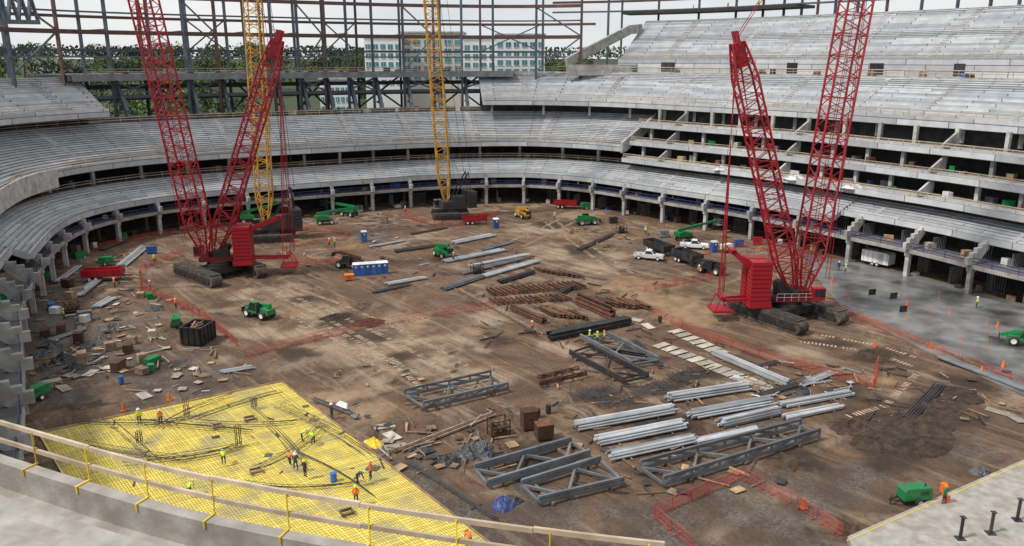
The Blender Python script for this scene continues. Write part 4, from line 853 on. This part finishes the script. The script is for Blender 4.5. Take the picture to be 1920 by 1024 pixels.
scatter(40,1080,1480,800,930,'around the near trusses',(OLDW,WOOD,DSTEEL),kinds=AK)
scatter(40,560,960,680,790,'on the open dirt around the lone truss',(OLDW,WOOD,DSTEEL),(.4,1.2),kinds=AK)
scatter(28,200,800,760,960,'on the yellow slab',(OLDW,REBAR,GSTEEL),(.4,1.3),kinds=AK)
m=MB()
for i in range(7): m.box((0,-.5+i*.167,.13),(1.2,.1,.025))
for i in (-.55,0,.55): m.box((i,0,.06),(.1,1.1,.09))
PM=mesh(m,'pallet',WOOD)
for x,y,l in ((380,705,'beyond the yellow slab on gravel'),(180,655,'middle of the left scrap yard'),(205,600,'upper part of the left scrap yard'),(960,835,'below the racks'),(1560,685,'right of the plywood rows'),(260,590,'left of the green dumpster generator'),(1070,780,'beside the leftmost tube stack')): tag(obj('pallet',PM,None,G(x,y),(0,0,R.uniform(0,3))),'flat wooden pallet, '+l,'pallet')
m=MB(); m.box((0,0,.06),(1.2,1.1,.12)); 
for i in range(4): m.box((0,0,.25+i*.27),(1.1,1.0,.25))
GM=[mesh(m,'pallet_load',q) for q in (WOOD,BLU,PLY,GRN,OLDW,WHT,RUST,GSTEEL,OLDW)]
def load(p,w):
    o=obj('pallet_load',R.choice(GM),None,p,(0,0,R.uniform(0,3))); q=R.uniform(.7,1.3); o.scale=(q*R.uniform(.8,1.8),q,q*R.uniform(.5,1.1)); tag(o,'pallet load stored '+w,'pallet load','pallet loads '+w)
for w,(d,z,u0,u1,n) in {'on the suite floor of the lower ring':(2.5,5.1,sLft+60,LE-20,55),'on the concourse behind the lower ring':(11,11.35,sLft+60,sMid,30),'on the lowest club balcony floor':(9.,13.74,sMid+8,LE-20,30),'on the middle club balcony floor':(12.,17.84,sMid+8,LE-20,30),'on the open floor behind the middle tier':(25,23.3,sUL+4,sUR-4,28),'on the upper floor in the steel frame':(26,34.4,sUL+4,sUR-4,20),'on the walkway above the right upper tier':(31.5,34.3,sUR+4,LE-20,20),'on the ground floor between the columns':(2.,0,sLft+80,LE-20,55)}.items():
    for i in range(n): s=u0+(u1-u0)*(i+R.random())/n; load(B.at(s,d+R.uniform(-1,1.6),z+.01),w)
for i in range(22): load(G(R.uniform(70,290),R.uniform(465,700)),'on the ground along the left stand')
m=MB()
for i in range(8): m.box((0,-1.6+i*.45,1.5),(.1,.06,3.))
m.box((0,0,.04),(.12,3.4,.08)); m.box((0,0,2.96),(.12,3.4,.08)); ST=mesh(m,'stud_wall',STUD)
for i in range(60):
    s=sMid-60+i*(LE-sMid+40)/60; 
    o=obj('stud_wall',ST,None,B.at(s,3.2+R.uniform(0,2),5.1 if i%2 else .01),(0,0,B.ang(s)+(0 if R.random()<.6 else pi/2))); o.scale=(1,1,.8 if i%2 else 1); w='suite floor' if i%2 else 'ground floor'; tag(o,'bare metal stud wall on the '+w+' of the right stand','wall','stud walls on the '+w)
# ---------------- people
SK={}
def figure(pose,vest):
    k=(pose,vest.name)
    if k in SK: return SK[k]
    if pose=='bend': pel=V((-.12,0,.92)); sp=V((.05,0,1.05)); ch=V((.25,0,1.1)); nk=V((.42,0,1.1)); hd=V((.53,0,1.08)); ht=V((.62,0,1.06)); sh=(.3,.19,1.08); el=(.38,.22,.8); wr=(.46,.16,.58); ha=(.5,.14,.5)
    else: pel=V((0,0,.95)); sp=V((.01,0,1.13)); ch=V((.0,0,1.33)); nk=V((.01,0,1.48)); hd=V((.03,0,1.58)); ht=V((.03,0,1.68)); sh=(0,.19,1.42); el=(.0,.26,1.14); wr=(.1,.25,.92); ha=(.13,.24,.84)
    vs=[pel,sp,ch,nk,hd,ht]; rad=[.155,.145,.16,.06,.095,.085]; ed=[(0,1,1),(1,2,1),(2,3,2),(3,4,2),(4,5,2)]
    def add(p,r_,par,mi): vs.append(V(p));rad.append(r_);ed.append((par,len(vs)-1,mi));return len(vs)-1
    for sg in (-1,1):
        e=el;w=wr;h=ha
        if pose=='walk': e=(el[0]+.12*sg,el[1],el[2]);w=(wr[0]+.2*sg,wr[1],wr[2]+.05);h=(w[0]+.04,ha[1],w[2]-.08)
        if pose=='point' and sg>0: e=(.22,.26,1.3);w=(.46,.24,1.36);h=(.54,.24,1.38)
        a=add((sh[0],sg*sh[1],sh[2]),.075,2,1); b=add((e[0],sg*e[1],e[2]),.052,a,1); c=add((w[0],sg*w[1],w[2]),.036,b,2); d=add((h[0],sg*h[1],h[2]),.038,c,2)
        dirv=(V(h)-V(w)).normalized()
        for o_,l in ((-.03,.075),(-.01,.09),(.01,.085),(.03,.065)):
            p=V((h[0]+o_,sg*h[1],h[2]))+V((dirv.x,0,dirv.z))*l; add(p+V((.012,-sg*.015,0)),.009,d,2)
        add((h[0]+.035,sg*(h[1]-.04),h[2]+.01),.011,d,2)
        lx=.22*sg if pose=='walk' else (.05*sg if pose=='bend' else .02*sg); hp=pel
        a=add((hp.x,sg*.1,hp.z-.06),.1,0,0); b=add((hp.x+.06+lx*.5,sg*.12,.5),.07,a,0); c=add((lx+(-.04 if pose=='bend' else 0),sg*.13,.09),.048,b,0); add((lx+.15,sg*.15,.045),.045,c,3)
    me=bpy.data.meshes.new('sk'); me.from_pydata(vs,[(a,b) for a,b,_ in ed],[]); o=bpy.data.objects.new('sk',me); C.objects.link(o)
    md=o.modifiers.new('s','SKIN'); md.use_smooth_shade=True
    for i,x in enumerate(rad): me.skin_vertices[0].data[i].radius=(x,x)
    o.modifiers.new('u','SUBSURF').levels=1
    dg=bpy.context.evaluated_depsgraph_get(); nm=bpy.data.meshes.new_from_object(o.evaluated_get(dg)); bpy.data.objects.remove(o); 
    nm.name='person_body'; nm.materials.clear()
    for q in (JEAN,vest,SKIN,BLKP): nm.materials.append(q)
    for p in nm.polygons:
        c=p.center; best=9;mi=0
        for a,b,m_ in ed:
            A=vs[a];d=vs[b]-A; t=max(0,min(1,(c-A).dot(d)/max(1e-9,d.length_squared))); l=(A+d*t-c).length-.6*(rad[a]*(1-t)+rad[b]*t)
            if l<best: best=l;mi=m_
        p.material_index=mi; p.use_smooth=True
    SK[k]=(nm,hd,ht); return SK[k]
m=MB(); m.lathe([(.2,0),(.135,.01),(.13,.07),(.09,.13),(0,.15)],(0,0,0),'z',14)
HM={c.name:mesh(m,'hard_hat',c,None,True) for c in (WHT,HIVY,YELP,ORG)}
def person(x,y,z,pose,vest,hat,rz,label):
    me,hd,ht=figure(pose,vest); p=G(x,y,z); r=tag(obj('person',me,None,p,(0,0,rz)),label,'person'); r.scale=(1.04,)*3
    obj('hard_hat',HM[hat.name],r,(hd+ht)/2+V((0,0,.02)) if pose!='bend' else ht+V((-.03,0,.0)),(0,.9 if pose=='bend' else 0,0)); return r
PL=[(262,795,.35,'stand',HIVY,WHT,-1,'worker in yellow-green vest at the far left of the yellow slab'),(302,797,.35,'stand',HIVO,WHT,2,'worker in orange vest beside the tall rebar cage'),(568,828,.35,'bend',HIVY,WHT,.5,'worker in yellow vest bending, left of two at the slab middle'),(587,833,.35,'bend',HIVY,ORG,2.5,'worker in yellow vest bending, right of two at the slab middle'),(696,900,.35,'stand',HIVO,ORG,3,'worker in orange vest standing near the right slab edge'),(672,908,.35,'bend',JEAN,HIVY,.3,'worker in dark clothes bending beside the orange-vested one'),(668,945,.35,'stand',HIVO,HIVY,1.5,'worker in orange vest nearest the camera on the slab'),(357,930,.35,'bend',HIVY,WHT,1.5,'worker in yellow vest crouching close to the near parapet'),(572,895,.35,'stand',JEAN,HIVY,1,'worker in dark clothes, right of two at the rebar posts'),(555,882,.35,'walk',JEAN,WHT,2,'worker in dark clothes, left of two at the rebar posts'),(1831,577,.1,'stand',HIVY,WHT,3,'worker in yellow vest alone on the wet slab'),(1585,513,.1,'walk',HIVY,WHT,3,'worker in yellow vest by the wet slab near the white box trailer'),(1572,508,.1,'stand',JEAN,WHT,1,'worker in dark clothes near the white box trailer'),(1105,642,0,'stand',HIVY,WHT,0,'left worker of three in yellow vests by the black beams'),(1120,645,0,'point',HIVY,HIVY,2,'middle worker of three, arm raised, by the black beams'),(1133,643,0,'stand',HIVY,ORG,3,'right worker of three in yellow vests by the black beams'),(282,545,0,'stand',HIVO,WHT,0,'worker in orange vest at the barrier left of the left crane'),(330,580,0,'stand',HIVO,WHT,1,'worker in orange vest at the left barrier run above the generator'),(618,463,0,'walk',HIVO,WHT,3,'worker in orange vest behind the left crane counterweight'),(622,785,0,'stand',JEAN,WHT,1,'worker in dark clothes at the far corner of the yellow slab'),(628,462,0,'stand',HIVY,WHT,3,'worker in yellow vest beside another behind the left crane'),(1770,945,.4,'stand',GRN,ORG,2,'worker in green beside the lower right generator'),(998,624,0,'walk',HIVO,WHT,2,'worker in orange vest by the diagonal timber line'),(290,495,0,'stand',HIVY,WHT,2,'worker in yellow vest under the left stand'),(1040,412,0,'walk',HIVY,WHT,2,'worker in yellow vest below the far right stand'),(880,1026,.35,'bend',HIVO,ORG,2,'worker in orange at the bottom edge of the yellow slab'),(545,872,.35,'bend',HIVO,WHT,1,'worker in orange vest bending left of the two dark-clothed workers'),(420,870,.35,'bend',HIVY,WHT,2,'worker in yellow vest bending left of the slab middle'),(120,600,0,'walk',HIVY,WHT,1,'worker in yellow vest walking in the left scrap yard'),(215,540,0,'stand',HIVO,WHT,1,'worker in orange vest below the red trailer'),(850,490,0,'stand',HIVO,WHT,1,'worker in orange vest beside the green midfield telehandler'),(1355,475,0,'stand',HIVY,WHT,1,'worker in yellow vest beside the right blue toilet'),(1310,515,0,'walk',HIVO,WHT,1,'worker in orange vest at the end of the black trailer'),(760,400,0,'stand',HIVO,WHT,1,'worker in orange vest left of the yellow crane'),(1210,440,0,'stand',HIVY,WHT,1,'worker in yellow vest in front of the right columns')]
for q in PL: person(*q)
nn=0
for s,d,z,l in ((sMid+20,1.,5.12,'right suite floor nearest the far end'),(sMid+42,1.,5.12,'middle of the right suite floor'),(sMid-10,1.,5.12,'suite floor right of the far end'),(sTop+12,32,34.32,'walkway below the topmost tier'),(sUL+30,25,34.42,'left of the steel frame floor'),(sUL+60,25,34.42,'middle of the steel frame floor'),(sTop+6,58,52.22,'left of the work platform'),(sTop+11,58,52.22,'middle of the work platform'),(sTop+17,58,52.22,'right of the work platform')):
    me,hd,ht=figure('stand',HIVO if nn%2 else HIVY); r=tag(obj('person',me,None,B.at(s,d,z),(0,0,nn)),'tiny worker in bright vest on the '+l,'person'); obj('hard_hat',HM['white_paint'],r,(hd+ht)/2+V((0,0,.02))); nn+=1
# ---------------- tyre tracks
TT=mat('dry_track_dirt',(.44,.32,.22),.3,1.5,.95,rand=0,dirt=(.14,.085,.05),damt=.8,ds=.6)
def ttrack(pts,w,label):
    m=MB(); W=[G(*q) for q in pts]
    for a,b in zip(W,W[1:]):
        d=b-a;L=d.length;d.normalize();pp=V((-d.y,d.x,0)); n=int(L/.5)
        for i in range(n):
            if R.random()<.18: continue
            c=a+d*(i*.5); k=w/2*R.uniform(.75,1.05); q=[c-pp*k,c+d*.26-pp*k,c+d*.26+pp*k,c+pp*k]
            m.add([v+V((0,0,gz(v.x,v.y)+.035-v.z)) for v in q],[(0,1,2,3)])
    struct('tyre_track',m,TT,label)
for a in ([(505,538),(610,580),(720,630),(850,700)],[(540,535),(640,570),(760,622),(880,688)],[(470,560),(570,605),(660,655),(720,700)],[(520,555),(600,590),(690,640),(760,690)],[(610,610),(690,650),(760,700),(800,735)],[(950,455),(1010,430),(1060,405)],[(980,462),(1035,437),(1085,412)],[(1160,515),(1060,445),(1020,415)],[(1185,512),(1085,445),(1040,412)],[(1500,640),(1640,660),(1720,690)],[(1540,628),(1650,648),(1740,678)],[(560,610),(640,640),(700,675)],[(1590,780),(1660,760),(1720,700)]): ttrack(a,.9,'ribbed tyre track pressed in the dirt')
# ---------------- backdrop: trees and buildings
def crown(seed,n=620):
    q=random.Random(seed); m=MB(); cl=[(V((q.gauss(0,.42),q.gauss(0,.42),q.uniform(.35,.95))),q.uniform(.2,.36)) for _ in range(11)]
    for i in range(n):
        c,r=q.choice(cl); d=V((q.gauss(0,1),q.gauss(0,1),q.gauss(0,1))).normalized()*r*q.uniform(.6,1.1); p=c+d; s=q.uniform(.03,.075)
        a=V((q.gauss(0,1),q.gauss(0,1),q.gauss(0,1))).normalized(); b=a.cross(V((q.gauss(0,1),q.gauss(0,1),q.gauss(0,1)))).normalized()
        m.add([p-a*s,p+b*s*.7,p+a*s,p-b*s*.7],[(0,1,2,3)])
    return m
CR=[mesh(crown(i),'crown',LEAF,None,False,False) for i in range(4)]
m=MB(); m.tube((0,0,0),(0,0,.55),.035,7,.02); 
for k in range(4): a=k*1.6; m.tube((0,0,.35),(.25*math.cos(a),.25*math.sin(a),.65),.015,5,.008)
TM=mesh(m,'trunk',BARK)
def tree(x,y,h,lab,grp):
    r=thing('tree',lab,'tree',(x,y,farz(x,y)-.3),R.uniform(0,6),grp); r.scale=(h*R.uniform(.8,1.1),h*R.uniform(.8,1.1),h); obj('crown',R.choice(CR),r); obj('trunk',TM,r)
for i in range(120):
    px=R.uniform(-60,1100); Y=R.uniform(420,880); p=D(px,100,Y); tree(p.x,p.y,R.uniform(11,18),'leafy green tree on the far hillside behind the steel frame','trees on the far hillside')
for i in range(34):
    px=R.uniform(150,960); Y=R.uniform(262,318); p=D(px,150,Y); tree(p.x,p.y,R.uniform(9,15),'green tree just outside the stadium, seen through the steel frame','trees just outside the stadium')
o=MB()
q=random.Random(5)
for i in range(9000):
    an=q.uniform(-.75,.6); Y=q.uniform(880,1150); x=Y*math.tan(an); hgt=q.uniform(2,15)+4*noise.noise((x*.01,Y*.01,0)); p=V((x,Y,farz(x,Y)+hgt)); s=q.uniform(1.,2.4)
    a=V((q.gauss(0,1),q.gauss(0,1),q.gauss(0,1))).normalized()*s; b=a.orthogonal().normalized()*s*.8; o.add([p-a,p+b,p+a,p-b],[(0,1,2,3)])
tag(obj('far_wood',mesh(o,'far_wood',LEAF,None,False,False)),'distant wooded ridge along the horizon','wood',None,'stuff')
def building(name,label,px0,px1,ptop,Y,dep,wm,rows,cols,fh=3.4):
    a=D(px0,ptop,Y);b=D(px1,ptop,Y); zt=a.z; g=farz(a.x,Y)-1; r=thing(name,label,'building',((a.x+b.x)/2,Y,g)); off=r.location.copy(); w=b.x-a.x; cx=(a.x+b.x)/2
    m=MB(); m.box((cx,Y+dep/2,(zt+g)/2),(w,dep,zt-g)); P('wall',m,wm,r,off); m=MB(); m.box((cx,Y+dep/2,zt+.3),(w+.8,dep+.8,.6)); P('roof',m,CONC,r,off)
    m=MB(); m.box((0,0,0),(w/cols*.62,.16,1.9)); wm_=mesh(m,'window',TEAL); m=MB(); m.box((0,-.05,0),(.12,.14,1.9)); m.box((0,-.05,-.98),(w/cols*.66,.2,.1)); fm=mesh(m,'frame',WHT)
    for i in range(rows):
        for j in range(cols):
            q=obj('window',wm_,r,V((a.x+w*(j+.5)/cols,Y-.06,zt-3.6-i*fh))-off); obj('frame',fm,q)
    return r,off
WB=mat('pale_render',(.80,.81,.80),.05,.2,.8,rand=0); GB=mat('beige_cladding',(.58,.53,.46),.08,.2,.8,rand=0)
building('hotel','pale hotel wing at the left, behind the steel frame',682,752,70,330,18,WB,5,5)
r,off=building('hotel','beige hotel block with sign, left of the yellow boom',752,868,62,336,20,GB,5,6)
cu=bpy.data.curves.new('sign','FONT'); cu.body='Qua'; cu.size=3.4; cu.extrude=.06; cu.materials.append(YEL); t=bpy.data.objects.new('sign',cu); C.objects.link(t); dg=bpy.context.evaluated_depsgraph_get(); tm=bpy.data.meshes.new_from_object(t.evaluated_get(dg)); bpy.data.objects.remove(t)
p=D(756,80,335.7); s=obj('sign',tm,r,p-off,(pi/2,0,0))
building('hotel','pale hotel block right of the yellow boom',868,930,72,334,18,WB,5,4)
building('hotel','wide pale hotel wing at the right end of the hotel',930,1022,66,328,20,WB,5,6)
building('office_building','low white building glimpsed low through the steel frame',598,655,150,300,20,WB,3,6)
building('office_building','low pale building glimpsed through the frame at left',330,372,118,620,20,WB,2,6)
building('warehouse','pale low warehouse on the horizon at far left',60,78,110,600,20,WB,1,3)
r=thing('cell_tower','thin dark cell tower with antenna cluster on the horizon at far left','tower',D(42,130,420)); p=r.location.copy(); m=MB(); m.tube(V((p.x,p.y,farz(p.x,p.y))),D(42,86,420),.5,8,.3); P('mast',m,BLKP,r,p); m=MB(); q=D(42,88,420)
for k in range(9): a=k*2*pi/9; m.box(q+V((1.8*math.cos(a),1.8*math.sin(a),-(k%3)*1.2)),(.5,.5,2.2)); m.bar(q,q+V((1.8*math.cos(a),1.8*math.sin(a),-(k%3)*1.2)),.15)
P('antenna',m,BLKP,r,p)
# ---------------- light, sky, camera
w=bpy.data.worlds.new('World'); sc.world=w; w.use_nodes=True; N=w.node_tree.nodes; K=w.node_tree.links.new; bg=N['Background']
sk=N.new('ShaderNodeTexSky'); sk.sky_type='NISHITA'; sk.sun_disc=False; EL,AZ=math.radians(52),math.radians(-112); sk.sun_elevation=EL; sk.sun_rotation=AZ
tc=N.new('ShaderNodeTexCoord'); mp=N.new('ShaderNodeMapping'); mp.inputs['Scale'].default_value=(1,1,3); K(tc.outputs['Generated'],mp.inputs[0]); no=N.new('ShaderNodeTexNoise'); no.inputs['Scale'].default_value=3; no.inputs['Detail'].default_value=8; K(mp.outputs[0],no.inputs['Vector'])
mr=N.new('ShaderNodeMapRange'); mr.inputs[1].default_value=.3; mr.inputs[2].default_value=.7; K(no.outputs[0],mr.inputs[0])
cl=N.new('ShaderNodeMix'); cl.data_type='RGBA'; cl.inputs[6].default_value=(7.2,7.6,8.1,1); cl.inputs[7].default_value=(10.,10.,10.,1); K(mr.outputs[0],cl.inputs[0])
mx=N.new('ShaderNodeMix'); mx.data_type='RGBA'; mx.inputs[0].default_value=.88; K(sk.outputs[0],mx.inputs[6]); K(cl.outputs[2],mx.inputs[7]); K(mx.outputs[2],bg.inputs['Color']); bg.inputs['Strength'].default_value=.096
sd=bpy.data.lights.new('Sun','SUN'); sd.energy=3.2; sd.angle=math.radians(6); sd.color=(1,.955,.89); so=bpy.data.objects.new('Sun',sd); C.objects.link(so)
dv=V((math.sin(AZ)*math.cos(EL),math.cos(AZ)*math.cos(EL),math.sin(EL))); so.rotation_euler=dv.to_track_quat('Z','Y').to_euler()
cd=bpy.data.cameras.new('Camera'); cam=bpy.data.objects.new('Camera',cd); C.objects.link(cam); cam.location=(0,0,H); cam.rotation_euler=(pi/2-TH,0,0); cd.sensor_width=36; cd.lens=36*F/1920; cd.clip_start=.5; cd.clip_end=12000; sc.camera=cam
sc.view_settings.view_transform='Standard'; sc.view_settings.look='None'; sc.view_settings.exposure=0
